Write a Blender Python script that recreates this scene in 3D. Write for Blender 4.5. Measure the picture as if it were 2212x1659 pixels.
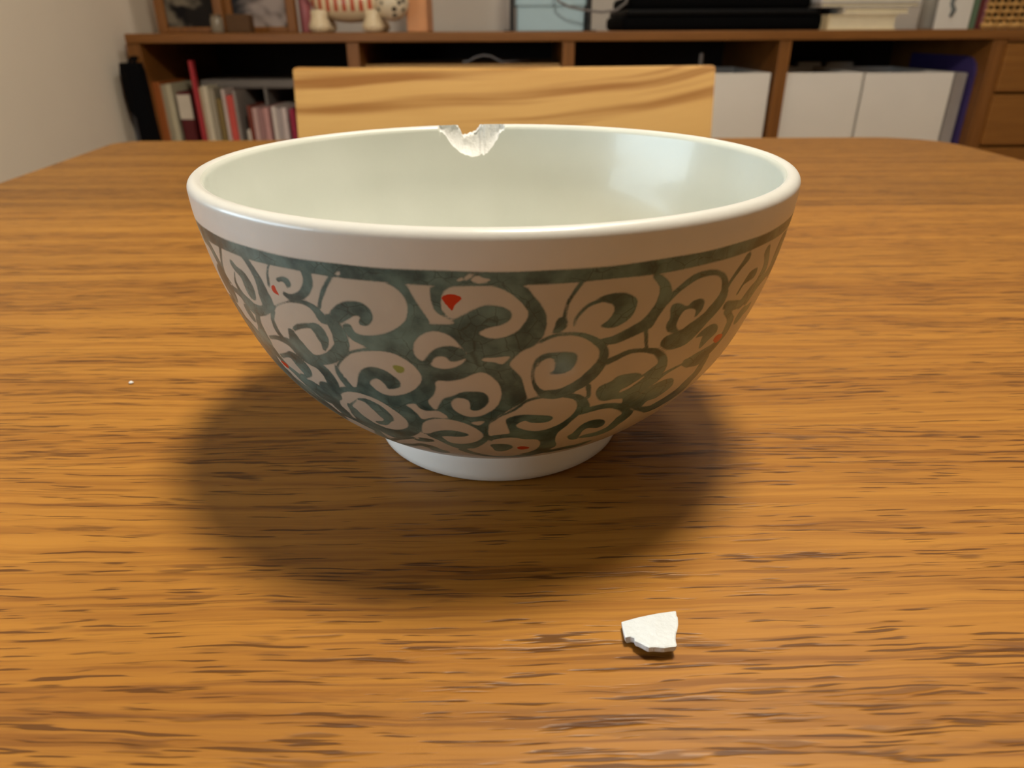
import bpy, bmesh, math, random, json
import numpy as np
from mathutils import Matrix, Vector

random.seed(7)
for o in list(bpy.data.objects):
    bpy.data.objects.remove(o, do_unlink=True)
scene = bpy.context.scene
COL = scene.collection

# ------------------------------------------------------------------ camera
TABLE_Z = 0.72
PITCH, ROLL, CAM_H = math.radians(26.53), math.radians(-0.295), 0.0858
F_PX, CX, CY = 1534.0, 1106.0, 829.5
CAM = Vector((0, 0, TABLE_Z + CAM_H))
_c, _s = math.cos(PITCH), math.sin(PITCH)
FW = Vector((0, _c, -_s))
_up, _rt = Vector((0, _s, _c)), Vector((1, 0, 0))
RT = math.cos(ROLL) * _rt + math.sin(ROLL) * _up
UP = -math.sin(ROLL) * _rt + math.cos(ROLL) * _up
cd = bpy.data.cameras.new('camera')
cam = bpy.data.objects.new('camera', cd)
COL.objects.link(cam)
m = Matrix((RT, UP, -FW)).transposed().to_4x4()
m.translation = CAM
cam.matrix_world = m
cd.sensor_width = 36.0
cd.lens = F_PX / 2212.0 * 36.0
cd.clip_start = 0.005
cd.dof.use_dof = True
cd.dof.focus_distance = 0.132
cd.dof.aperture_fstop = 27.0
scene.camera = cam

# ------------------------------------------------------------------ world, lights, exposure
world = bpy.data.worlds.new('world')
scene.world = world
world.use_nodes = True
bg = world.node_tree.nodes['Background']
bg.inputs[0].default_value = (0.55, 0.68, 1.0, 1)
bg.inputs[1].default_value = 0.08
LAMP = Vector((0.095, 0.165, TABLE_Z + 0.70))       # pendant over the table
PENDANT_L, SIDE_FILL_W, CEIL_W = 154.0, 3.7, 6.0
CEIL = Vector((0.55, 0.95, 2.33))                   # added ceiling lamp beyond the table
scene.view_settings.view_transform = 'Standard'
scene.view_settings.look = 'None'
scene.view_settings.gamma = 1.0
scene.view_settings.use_curve_mapping = False
scene.view_settings.exposure = 0.0


def area_light(name, loc, target, power, color, sx, sy=None, disk=False):
    ld = bpy.data.lights.new(name, 'AREA')
    ld.energy, ld.color = power, color
    ld.shape = 'DISK' if disk else 'RECTANGLE'
    ld.size = sx
    if sy:
        ld.size_y = sy
    lo = bpy.data.objects.new(name, ld)
    COL.objects.link(lo)
    lo.location = loc
    lo.rotation_euler = (Vector(target) - Vector(loc)).to_track_quat('-Z', 'Y').to_euler()
    return lo


# added cool fill from the left, set in an invented window opening
area_light('added_cool_fill', (-0.73, 0.06, 0.855), (0.2, 0.10, 0.80), SIDE_FILL_W, (0.70, 0.88, 1.0), 0.60, 0.20)
# added ceiling fill that lifts the left wall and background
area_light('added_ceiling_fill', CEIL, CEIL - Vector((0, 0, 1)), CEIL_W, (1.0, 0.93, 0.84), 0.42, disk=True)


# ------------------------------------------------------------------ helpers
def at(u, v, y):
    """photo pixel -> world point on the vertical plane at depth y"""
    d = FW + RT * ((u - CX) / F_PX) - UP * ((v - CY) / F_PX)
    return CAM + d * (y / d.y)


def on_z(u, v, z):
    d = FW + RT * ((u - CX) / F_PX) - UP * ((v - CY) / F_PX)
    return CAM + d * ((z - CAM.z) / d.z)


def srgb(r, g, b):
    f = lambda c: (c / 255 / 12.92) if c <= 10 else ((c / 255 + 0.055) / 1.055) ** 2.4
    return (f(r), f(g), f(b), 1.0)


class NT:
    """tiny node-graph builder"""
    def __init__(self, name):
        self.m = bpy.data.materials.new(name)
        self.m.use_nodes = True
        self.t = self.m.node_tree
        self.b = self.t.nodes['Principled BSDF']

    def n(self, kind, **kw):
        nd = self.t.nodes.new(kind)
        for k, v in kw.items():
            setattr(nd, k, v)
        return nd

    def link(self, a, b):
        self.t.links.new(a, b)

    def val(self, sock, v):
        if isinstance(v, bpy.types.NodeSocket):
            self.link(v, sock)
        else:
            sock.default_value = v

    def math(self, op, a, b=0.0, c=0.0):
        nd = self.n('ShaderNodeMath', operation=op)
        self.val(nd.inputs[0], a); self.val(nd.inputs[1], b)
        if op in ('MULTIPLY_ADD', 'SMOOTH_MIN'):
            self.val(nd.inputs[2], c)
        return nd.outputs[0]

    def ramp01(self, v, lo, hi, smooth=True):
        nd = self.n('ShaderNodeMapRange', interpolation_type='SMOOTHSTEP' if smooth else 'LINEAR')
        self.val(nd.inputs['Value'], v)
        nd.inputs['From Min'].default_value = lo
        nd.inputs['From Max'].default_value = hi
        return nd.outputs[0]

    def mix(self, f, a, b):
        nd = self.n('ShaderNodeMix', data_type='RGBA')
        self.val(nd.inputs[0], f); self.val(nd.inputs[6], a); self.val(nd.inputs[7], b)
        return nd.outputs[2]

    def coord(self, scale=(1, 1, 1), loc=(0, 0, 0), src='Object', rot=(0, 0, 0)):
        tc = self.n('ShaderNodeTexCoord')
        mp = self.n('ShaderNodeMapping')
        self.link(tc.outputs[src], mp.inputs[0])
        mp.inputs['Scale'].default_value = scale
        mp.inputs['Location'].default_value = loc
        mp.inputs['Rotation'].default_value = rot
        return mp.outputs[0]

    def noise(self, vec, scale=1.0, detail=2.0, rough=0.5, dist=0.0):
        nd = self.n('ShaderNodeTexNoise')
        self.link(vec, nd.inputs['Vector'])
        nd.inputs['Scale'].default_value = scale
        nd.inputs['Detail'].default_value = detail
        nd.inputs['Roughness'].default_value = rough
        nd.inputs['Distortion'].default_value = dist
        return nd.outputs[0]

    def vadd(self, a, b):
        nd = self.n('ShaderNodeVectorMath', operation='ADD')
        self.val(nd.inputs[0], a); self.val(nd.inputs[1], b)
        return nd.outputs[0]

    def vmul(self, a, b):
        nd = self.n('ShaderNodeVectorMath', operation='MULTIPLY')
        self.val(nd.inputs[0], a); self.val(nd.inputs[1], b)
        return nd.outputs[0]

    def comb(self, x, y, z):
        nd = self.n('ShaderNodeCombineXYZ')
        self.val(nd.inputs[0], x); self.val(nd.inputs[1], y); self.val(nd.inputs[2], z)
        return nd.outputs[0]

    def attr(self, name):
        nd = self.n('ShaderNodeAttribute', attribute_name=name)
        return nd.outputs['Fac']

    def rand(self):
        return self.n('ShaderNodeObjectInfo').outputs['Random']

    def bump(self, h, strength=0.2, dist=0.001):
        nd = self.n('ShaderNodeBump')
        self.link(h, nd.inputs['Height'])
        nd.inputs['Strength'].default_value = strength
        nd.inputs['Distance'].default_value = dist
        self.link(nd.outputs[0], self.b.inputs['Normal'])

    def out(self, color=None, rough=None, spec=None):
        if color is not None:
            self.val(self.b.inputs['Base Color'], color)
        if rough is not None:
            self.val(self.b.inputs['Roughness'], rough)
        if spec is not None:
            self.val(self.b.inputs['Specular IOR Level'], spec)
        return self.m


_plain = {}


def plain(name, col, rough=0.6, var=0.10, scale=60.0, bump=0.0, metal=0.0, spec=0.4):
    """one-colour material with a slight procedural unevenness"""
    key = (name, col, rough)
    if key in _plain:
        return _plain[key]
    k = NT(name)
    n = k.noise(k.coord(), scale, 3.0)
    dark = tuple(c * (1 - var) for c in col[:3]) + (1,)
    lite = tuple(min(1, c * (1 + var)) for c in col[:3]) + (1,)
    k.out(k.mix(n, dark, lite), rough, spec)
    k.b.inputs['Metallic'].default_value = metal
    if bump:
        k.bump(k.noise(k.coord(), scale * 6, 3.0), bump, 0.001)
    _plain[key] = k.m
    return k.m


def mesh_from(name, verts, faces, smooth=False):
    me = bpy.data.meshes.new(name)
    me.from_pydata([tuple(v) for v in verts], [], faces)
    me.update()
    if smooth:
        me.polygons.foreach_set('use_smooth', [True] * len(me.polygons))
    return me


def bm_mesh(name, bm, smooth=False):
    me = bpy.data.meshes.new(name)
    bmesh.ops.recalc_face_normals(bm, faces=bm.faces[:])
    bm.to_mesh(me); bm.free()
    if smooth:
        me.polygons.foreach_set('use_smooth', [True] * len(me.polygons))
    return me


def add_box(bm, lo, hi, bevel=0.0, seg=2):
    lo, hi = Vector(lo), Vector(hi)
    r = bmesh.ops.create_cube(bm, size=1.0)
    vs = r['verts']
    for v in vs:
        v.co = Vector((lo[i] + (v.co[i] + 0.5) * (hi[i] - lo[i]) for i in range(3)))
    if bevel:
        es = list({e for v in vs for e in v.link_edges})
        bmesh.ops.bevel(bm, geom=es, offset=bevel, segments=seg, affect='EDGES', profile=0.5)


def box_mesh(name, lo, hi, bevel=0.0, seg=2):
    bm = bmesh.new()
    add_box(bm, lo, hi, bevel, seg)
    return bm_mesh(name, bm)


def tube_mesh(name, pts, rad, n=8):
    """round tube along a polyline; rad may be a list"""
    pts = [Vector(p) for p in pts]
    vs, fs = [], []
    prev = None
    for i, p in enumerate(pts):
        t = (pts[min(i + 1, len(pts) - 1)] - pts[max(i - 1, 0)]).normalized()
        a = Vector((0, 0, 1)) if prev is None else prev
        if abs(t.dot(a)) > 0.95:
            a = Vector((1, 0, 0)) if abs(t.x) < 0.9 else Vector((0, 1, 0))
        s = t.cross(a).normalized()
        w = s.cross(t).normalized()
        prev = w
        r = rad[i] if isinstance(rad, (list, tuple)) else rad
        for k in range(n):
            an = 2 * math.pi * k / n
            vs.append(p + s * math.cos(an) * r + w * math.sin(an) * r)
        if i:
            o = (i - 1) * n
            for k in range(n):
                fs.append((o + k, o + (k + 1) % n, o + n + (k + 1) % n, o + n + k))
    fs.append(tuple(range(n))[::-1])
    fs.append(tuple(range(len(vs) - n, len(vs))))
    return mesh_from(name, vs, fs, True)


def lathe_mesh(name, prof, c, n=48, smooth=True):
    """prof: list of (r, z) from bottom to top around vertical axis at c"""
    vs, fs = [], []
    for r, z in prof:
        for k in range(n):
            a = 2 * math.pi * k / n
            vs.append((c[0] + r * math.cos(a), c[1] + r * math.sin(a), c[2] + z))
    for i in range(len(prof) - 1):
        for k in range(n):
            fs.append((i * n + k, i * n + (k + 1) % n, (i + 1) * n + (k + 1) % n, (i + 1) * n + k))
    return mesh_from(name, vs, fs, smooth)


def prism_mesh(name, poly, y0, y1, bevel=0.0):
    """polygon in the xz plane extruded from depth y0 to y1"""
    bm = bmesh.new()
    a = [bm.verts.new((x, y0, z)) for x, z in poly]
    b = [bm.verts.new((x, y1, z)) for x, z in poly]
    bm.faces.new(a); bm.faces.new(b[::-1])
    for i in range(len(a)):
        j = (i + 1) % len(a)
        bm.faces.new((a[j], a[i], b[i], b[j]))
    if bevel:
        bmesh.ops.bevel(bm, geom=bm.edges[:], offset=bevel, segments=2, affect='EDGES', profile=0.5)
    return bm_mesh(name, bm)


def tag(o, label, cat, group=None):
    o['label'] = label
    o['category'] = cat
    if group:
        o['group'] = group
    return o


def thing(name, loc, label, cat, group=None):
    o = bpy.data.objects.new(name, None)
    o.empty_display_size = 0.05
    COL.objects.link(o)
    o.location = loc
    return tag(o, label, cat, group)


def part(name, me, mat, parent, label=None):
    """mesh given in world coordinates, hung under its thing (or part)"""
    o = bpy.data.objects.new(name, me)
    me.name = name
    if mat:
        me.materials.append(mat)
    COL.objects.link(o)
    o.parent = parent
    o.matrix_parent_inverse = Matrix.Translation(-parent.location) if parent.type == 'EMPTY' else Matrix.Identity(4)
    if label:
        o['label'] = label
    return o


def single(name, me, mat, label, cat, group=None):
    """a thing that is one mesh (world coordinates); origin moved to its base"""
    co = [v.co.copy() for v in me.vertices]
    lo = Vector((min(c.x for c in co), min(c.y for c in co), min(c.z for c in co)))
    hi = Vector((max(c.x for c in co), max(c.y for c in co), lo.z))
    base = (lo + hi) / 2
    me.transform(Matrix.Translation(-base))
    o = bpy.data.objects.new(name, me)
    me.name = name
    me.materials.append(mat)
    COL.objects.link(o)
    o.location = base
    return tag(o, label, cat, group)


def struct(name, me, mat):
    o = bpy.data.objects.new(name, me)
    me.name = name
    me.materials.append(mat)
    COL.objects.link(o)
    o['kind'] = 'structure'
    return o


# ------------------------------------------------------------------ materials
def table_oak():
    k = NT('honey_oak')
    r = k.rand()
    off = k.comb(k.math('MULTIPLY', r, 7.3), k.math('MULTIPLY', r, 3.1), 0.0)
    base = k.vadd(k.coord(rot=(0, 0, math.radians(-0.6))), off)
    warp = k.noise(k.vmul(base, (5, 16, 1)), 1.0, 2.0)
    warp2 = k.noise(k.vmul(base, (70, 170, 1)), 1.0, 2.0)
    wy = k.math('ADD', k.math('MULTIPLY', warp, 0.014), k.math('MULTIPLY', warp2, 0.0013))
    p = k.vadd(base, k.comb(0.0, wy, 0.0))
    band = k.noise(k.vmul(p, (1.2, 95, 1)), 1.0, 3.0, 0.6)
    streak = k.noise(k.vmul(p, (9, 420, 1)), 1.0, 3.0, 0.6)
    fine = k.noise(k.vmul(p, (34, 1300, 1)), 1.0, 3.0, 0.6)
    bandm = k.math('SUBTRACT', 1.0, k.ramp01(band, 0.36, 0.60))
    # open pores: short dark dashes along the grain, crowded in the early-wood bands
    dash = k.noise(k.vmul(p, (80, 1500, 1)), 1.0, 1.2, 0.5)
    dash2 = k.noise(k.vmul(k.vadd(p, (3.3, 1.7, 0)), (58, 560, 1)), 1.0, 2.0, 0.5)
    smudge = k.noise(k.vmul(k.vadd(p, (1.3, 5.7, 0)), (48, 300, 1)), 1.0, 3.0, 0.6)
    d1 = k.ramp01(k.math('SUBTRACT', dash, k.math('MULTIPLY', bandm, 0.075)), 0.575, 0.66)
    d2 = k.ramp01(k.math('SUBTRACT', dash2, k.math('MULTIPLY', bandm, 0.09)), 0.58, 0.68)
    d3 = k.ramp01(k.math('SUBTRACT', smudge, k.math('MULTIPLY', bandm, 0.10)), 0.56, 0.70)
    c = k.mix(k.ramp01(band, 0.3, 0.7), srgb(163, 113, 42), srgb(148, 99, 35))
    c = k.mix(k.math('MULTIPLY', k.ramp01(streak, 0.42, 0.70), 0.60), c, srgb(125, 77, 22))
    c = k.mix(k.math('MULTIPLY', k.ramp01(fine, 0.45, 0.75), 0.35), c, srgb(115, 70, 19))
    lines = k.ramp01(k.math('SUBTRACT', k.noise(k.vmul(k.vadd(p, (7.1, 2.9, 0)), (26, 820, 1)), 1.0, 2.0, 0.5), k.math('MULTIPLY', bandm, 0.06)), 0.52, 0.66)
    c = k.mix(k.math('MULTIPLY', lines, 0.55), c, srgb(98, 56, 14))
    c = k.mix(k.math('MULTIPLY', d3, 0.34), c, srgb(92, 56, 20))
    c = k.mix(k.math('MULTIPLY', d2, 0.60), c, srgb(83, 48, 13))
    c = k.mix(k.math('MULTIPLY', d1, 0.85), c, srgb(75, 42, 6))
    tone = k.n('ShaderNodeHueSaturation')
    k.link(c, tone.inputs['Color'])
    oc = k.n('ShaderNodeSeparateColor')
    k.link(k.n('ShaderNodeObjectInfo').outputs['Color'], oc.inputs[0])
    k.link(oc.outputs[0], tone.inputs['Value'])            # each board has its own tone
    h = k.math('SUBTRACT', k.math('MULTIPLY', fine, 0.4), k.math('ADD', d1, k.math('MULTIPLY', d2, 0.8)))
    k.bump(h, 0.6, 0.00016)
    ro = k.math('MULTIPLY_ADD', fine, 0.2, 0.36)
    return k.out(tone.outputs[0], ro, 0.34)


def furniture_wood(name, dark, lite, horizontal=True):
    k = NT(name)
    s = (3, 3, 120) if horizontal else (120, 3, 3)
    p = k.coord()
    band = k.noise(k.vmul(p, s), 1.0, 3.0, 0.6, 0.6)
    fine = k.noise(k.vmul(p, tuple(a * 6 for a in s)), 1.0, 2.0)
    f = k.math('MULTIPLY_ADD', fine, 0.4, k.math('MULTIPLY', band, 0.6))
    k.bump(fine, 0.08, 0.0005)
    return k.out(k.mix(k.ramp01(f, 0.3, 0.7), dark, lite), 0.42, 0.4)


def chair_ash():
    k = NT('pale_ash')
    p = k.coord()
    w = k.noise(k.vmul(p, (2.6, 1, 4)), 1.0, 2.0, 0.5)
    w2 = k.noise(k.vmul(p, (9, 1, 30)), 1.0, 2.0, 0.5)
    sep = k.n('ShaderNodeSeparateXYZ'); k.link(p, sep.inputs[0])
    x = sep.outputs[0]
    zz = k.math('ADD', sep.outputs[2], k.math('ADD', k.math('MULTIPLY', w, 0.055), k.math('MULTIPLY', w2, 0.006)))
    zz = k.math('SUBTRACT', zz, k.math('MULTIPLY', k.math('MULTIPLY', k.math('ADD', x, 0.03), k.math('MAXIMUM', x, 0.0)), 0.75))
    bands = k.noise(k.comb(k.math('MULTIPLY', x, 0.03), 0.0, zz), 62.0, 2.5, 0.5)
    bandv = k.ramp01(bands, 0.47, 0.62)
    fine = k.noise(k.vmul(k.comb(x, 0.0, zz), (14, 1, 900)), 1.0, 2.0)
    mottle = k.noise(k.vmul(p, (8, 1, 30)), 1.0, 2.0)
    c = k.mix(mottle, srgb(197, 151, 84), srgb(212, 170, 103))
    c = k.mix(k.math('MULTIPLY', bandv, 0.9), c, srgb(144, 92, 32))
    c = k.mix(k.math('MULTIPLY', k.ramp01(fine, 0.5, 0.8), 0.3), c, srgb(172, 122, 57))
    k.bump(fine, 0.06, 0.0005)
    return k.out(c, 0.45, 0.35)


def wall_paper(name, col):
    k = NT(name)
    p = k.coord()
    n = k.noise(p, 420.0, 3.0, 0.6)
    b = k.noise(p, 9.0, 2.0)
    dk = tuple(c * 0.93 for c in col[:3]) + (1,)
    k.bump(n, 0.35, 0.0012)
    return k.out(k.mix(b, dk, col), 0.9, 0.15)


def glaze():
    k = NT('glazed_porcelain')
    p = k.coord()
    paint, red, green = k.attr('paint'), k.attr('red'), k.attr('green')
    ins, unp = k.attr('inside'), k.attr('pattern')
    jit = k.math('MULTIPLY', k.math('SUBTRACT', k.noise(p, 2600.0, 2.0), 0.5), 0.16)
    soft = k.math('MULTIPLY_ADD', k.noise(p, 240.0, 2.0), 0.22, 0.05)
    sd = k.math('ADD', paint, jit)
    m = k.math('SUBTRACT', 0.5, k.math('DIVIDE', sd, k.math('MULTIPLY', soft, 2.6)))
    m = k.ramp01(m, 0.0, 1.0)
    n1 = k.noise(p, 300.0, 3.0, 0.55)
    n2 = k.noise(p, 95.0, 2.0)
    dens = k.ramp01(k.math('MULTIPLY_ADD', n2, 0.6, k.math('MULTIPLY', n1, 0.4)), 0.34, 0.66)
    teal = k.mix(dens, srgb(96, 130, 129), srgb(27, 63, 70))
    vor = k.n('ShaderNodeTexVoronoi', feature='DISTANCE_TO_EDGE')
    k.link(k.vadd(p, k.vmul(k.comb(n1, n2, n1), (0.002, 0.002, 0.002))), vor.inputs['Vector'])
    vor.inputs['Scale'].default_value = 330.0
    crack = k.math('SUBTRACT', 1.0, k.ramp01(vor.outputs['Distance'], 0.0, 0.035))
    crack = k.math('MULTIPLY', crack, k.ramp01(k.noise(p, 150.0, 1.0), 0.36, 0.56))
    teal = k.mix(k.math('MULTIPLY', crack, 0.6), teal, srgb(24, 44, 44))
    edge = k.math('SUBTRACT', 1.0, k.ramp01(k.math('ABSOLUTE', k.math('ADD', sd, 0.12)), 0.0, 0.14))
    teal = k.mix(k.math('MULTIPLY', edge, 0.35), teal, srgb(54, 84, 84))
    speck = k.ramp01(k.noise(p, 1500.0, 2.0), 0.70, 0.80)
    white = k.mix(k.noise(p, 130.0, 3.0), srgb(196, 197, 194), srgb(208, 209, 206))
    white = k.mix(k.math('MULTIPLY', speck, 0.10), white, srgb(150, 140, 120))
    ground = k.mix(k.noise(p, 180.0, 3.0), srgb(170, 168, 159), srgb(183, 181, 172))
    white = k.mix(unp, white, ground)
    inner = k.mix(k.noise(p, 60.0, 3.0), srgb(193, 198, 190), srgb(205, 209, 203))
    c = k.mix(ins, white, inner)
    c = k.mix(m, c, teal)
    rm = k.math('SUBTRACT', 1.0, k.ramp01(k.math('ADD', red, jit), -0.06, 0.06))
    c = k.mix(rm, c, srgb(176, 36, 18))
    gm = k.math('SUBTRACT', 1.0, k.ramp01(k.math('ADD', green, jit), -0.25, 0.10))
    c = k.mix(k.math('MULTIPLY', gm, 0.85), c, srgb(118, 136, 40))
    ro = k.math('MULTIPLY_ADD', k.math('SUBTRACT', 1.0, ins), 0.04, 0.27)
    k.bump(k.noise(p, 500.0, 2.0), 0.06, 0.0004)
    k.b.inputs['Coat Weight'].default_value = 0.15
    k.b.inputs['Coat Roughness'].default_value = 0.08
    return k.out(c, ro, 0.5)


def biscuit(name, lo, hi, bump):
    k = NT(name)
    p = k.coord()
    n = k.noise(p, 900.0, 3.0, 0.6)
    k.bump(k.noise(p, 1500.0, 4.0, 0.65), bump, 0.0004)
    return k.out(k.mix(n, lo, hi), 0.55, 0.3)


OAK = table_oak()
SHELF = furniture_wood('shelf_oak', srgb(117, 73, 30), srgb(143, 94, 45))
SHELF_V = furniture_wood('shelf_oak_upright', srgb(117, 73, 30), srgb(143, 94, 45), False)
DRAWER = furniture_wood('drawer_oak', srgb(132, 85, 34), srgb(156, 105, 47))
ASH = chair_ash()
WALL = wall_paper('cream_wallpaper', srgb(244, 233, 216))
WALL_B = wall_paper('grey_wallpaper', srgb(214, 208, 200))
GLAZE = glaze()
BISCUIT = biscuit('broken_porcelain', srgb(206, 208, 208), srgb(232, 234, 235), 0.7)
SHARD = biscuit('shard_porcelain', srgb(194, 201, 207), srgb(214, 221, 227), 0.55)
DARKBACK = plain('dark_back_panel', srgb(46, 34, 26), 0.8)  # dark brown stands in for the shade deep in the compartments
WHITEBOX = plain('matte_white_plastic', srgb(238, 233, 226), 0.6, 0.04, 14.0)

# ------------------------------------------------------------------ the room
XL, XR, YF, YB, ZC = -0.705, 2.4, -2.3, 1.80, 2.4
bm = bmesh.new()
WY0, WY1, WZ0, WZ1 = -0.30, 0.42, 0.73, 0.98          # invented opening in the left wall for the cool fill
for lo, hi in (((XL - .1, YF, 0), (XL, WY0, ZC)), ((XL - .1, WY1, 0), (XL, YB, ZC)),
               ((XL - .1, WY0, 0), (XL, WY1, WZ0)), ((XL - .1, WY0, WZ1), (XL, WY1, ZC))):
    add_box(bm, lo, hi)
struct('wall_left', bm_mesh('wall_left', bm), WALL)
struct('wall_back', box_mesh('wall_back', (XL - .1, YB, 0), (XR + .1, YB + .1, ZC)), WALL_B)
struct('wall_right', box_mesh('wall_right', (XR, YF, 0), (XR + .1, YB, ZC)), WALL)
struct('wall_front', box_mesh('wall_front', (XL - .1, YF - .1, 0), (XR + .1, YF, ZC)), WALL)
struct('floor', box_mesh('floor', (XL - .1, YF - .1, -.1), (XR + .1, YB + .1, 0)),
       furniture_wood('floor_wood', srgb(120, 84, 50), srgb(150, 108, 68)))
struct('ceiling', box_mesh('ceiling', (XL - .1, YF - .1, ZC), (XR + .1, YB + .1, ZC + .1)),
       plain('ceiling_paper', srgb(232, 228, 220), 0.9))
# frame and pane of the added window, out of view
win = struct('added_window_1', box_mesh('added_window_1', (XL - .1, WY0, WZ0), (XL + .015, WY1, WZ0 + .03), .004),
             plain('added_sill_paint', srgb(236, 234, 228), 0.5))
wf = plain('added_frame_white', srgb(230, 230, 228), 0.4)
for a, b in (((XL - .07, WY0, WZ0 + .03), (XL - .03, WY0 + .035, WZ1)), ((XL - .07, WY1 - .035, WZ0 + .03), (XL - .03, WY1, WZ1)),
             ((XL - .07, WY0 + .035, WZ1 - .035), (XL - .03, WY1 - .035, WZ1)), ((XL - .07, WY0 + .035, WZ0 + .03), (XL - .03, WY1 - .035, WZ0 + .06))):
    part('added_window_frame', box_mesh('added_window_frame', a, b, .003), wf, win)
glass = NT('added_window_glass')
glass.b.inputs['Transmission Weight'].default_value = 1.0
glass.out((1, 1, 1, 1), 0.0)
part('pane', box_mesh('pane', (XL - .052, WY0 + .03, WZ0 + .05), (XL - .048, WY1 - .03, WZ1 - .03)), glass.m, win)

# ------------------------------------------------------------------ dining table of glued oak boards
FAR = on_z(1106, 299.5, TABLE_Z).y
RX = on_z(2212, 345, TABLE_Z).x
table = thing('dining_table', (0, 0, 0), 'honey coloured oak dining table carrying the chipped bowl', 'table')


def left_edge(y):
    """the table's left side bows out a little towards its far end"""
    t = min(max((y - 0.15) / (FAR - 0.15), 0), 1)
    return -0.3115 - 0.034 * t * t * (1.6 - 0.6 * t)


def table_x(y, inset):
    """left and right limits of the top at depth y (rounded corners)"""
    rL, rR = 0.022, 0.055
    y1 = FAR - inset
    y0 = -0.11 + inset
    l, r = left_edge(y) + inset, RX - inset
    for yy, sgn in ((y1, 1), (y0, -1)):
        dL = rL - sgn * (yy - y)
        if dL > 0:
            l += rL - math.sqrt(max(rL * rL - dL * dL, 0))
        dR = rR - sgn * (yy - y)
        if dR > 0:
            r -= rR - math.sqrt(max(rR * rR - dR * dR, 0))
    return l, r


def board_mesh(y0, y1, first, last):
    rows = []
    for zz, ins in ((TABLE_Z - .030, .003), (TABLE_Z - .027, 0), (TABLE_Z - .003, 0), (TABLE_Z - .0008, .0009), (TABLE_Z, .003)):
        a = y0 + (ins if first else 0)
        b = y1 - (ins if last else 0)
        n = 14 if (first or last) else 5
        ys = [a + (b - a) * (0.5 - 0.5 * math.cos(math.pi * i / n)) for i in range(n + 1)]
        ring = [(table_x(y, ins)[0], y, zz) for y in ys] + [(table_x(y, ins)[1], y, zz) for y in reversed(ys)]
        rows.append(ring)
    n = len(rows[0])
    vs = [v for r in rows for v in r]
    fs = []
    for i in range(len(rows) - 1):
        for k in range(n):
            fs.append((i * n + (k + 1) % n, i * n + k, (i + 1) * n + k, (i + 1) * n + (k + 1) % n))
    fs.append(tuple(range(n)))
    fs.append(tuple(range((len(rows) - 1) * n, len(rows) * n))[::-1])
    bm = bmesh.new()
    me0 = mesh_from('t', vs, fs)
    bm.from_mesh(me0)
    bpy.data.meshes.remove(me0)
    return bm_mesh('board', bm)


Y445, Y392 = on_z(1700, 445, TABLE_Z).y, on_z(400, 392, TABLE_Z).y
BW = Y392 - Y445
cuts = [Y445 - BW * k for k in range(14, 0, -1) if Y445 - BW * k > -0.09] + [Y445, Y392, Y392 + BW]
cuts = [-0.11] + cuts + ([Y392 + 2 * BW] if Y392 + 2 * BW < FAR - .02 else []) + [FAR]
for i in range(len(cuts) - 1):
    bo = part('board', board_mesh(cuts[i], cuts[i + 1], i == 0, i == len(cuts) - 2), OAK, table)
    yc = (cuts[i] + cuts[i + 1]) / 2
    tone = .85 if Y445 < yc < Y392 else (.95 if yc > Y392 else 1.0 + .035 * math.sin(i * 2.4))
    bo.color = (tone, tone, tone, 1)
for lx in (-0.26, RX - .06):
    for ly in (-0.06, FAR - .10):
        part('leg', box_mesh('leg', (lx - .0275, ly - .0275, 0), (lx + .0275, ly + .0275, TABLE_Z - .030), .006), SHELF_V, table)
for a, b in (((-.25, -.05, .62), (RX - .07, -.03, .69)), ((-.25, FAR - .12, .62), (RX - .07, FAR - .10, .69)),
             ((-.27, -.03, .62), (-.25, FAR - .12, .69)), ((RX - .07, -.03, .62), (RX - .05, FAR - .12, .69))):
    part('apron', box_mesh('apron', a, b, .002), SHELF, table)

# ------------------------------------------------------------------ the bowl
BX, BY = -0.00315, 0.1536
ZK = np.array([.00684, .01005, .01434, .02022, .02718, .03575, .04431, .0518, .0566, .06037])
RK = np.array([.02907, .03480, .04015, .0458, .0507, .0546, .0574, .0590, .05975, .0600])
ZI = np.array([.0108, .0112, .0128, .0160, .0202, .0272, .0358, .0443, .0518, .0566, .0604])
RI = np.array([.0, .012, .0240, .0340, .0408, .0463, .0505, .0536, .0553, .0563, .05688])
LIP, ZT = .00156, .06193


def herm(zk, rk, z):
    d = np.gradient(rk, zk)
    i = np.clip(np.searchsorted(zk, z) - 1, 0, len(zk) - 2)
    h = np.diff(zk)[i]
    t = (z - zk[i]) / h
    return ((2*t**3-3*t**2+1)*rk[i] + (t**3-2*t**2+t)*h*d[i] + (-2*t**3+3*t**2)*rk[i+1] + (t**3-t**2)*h*d[i+1])


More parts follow.
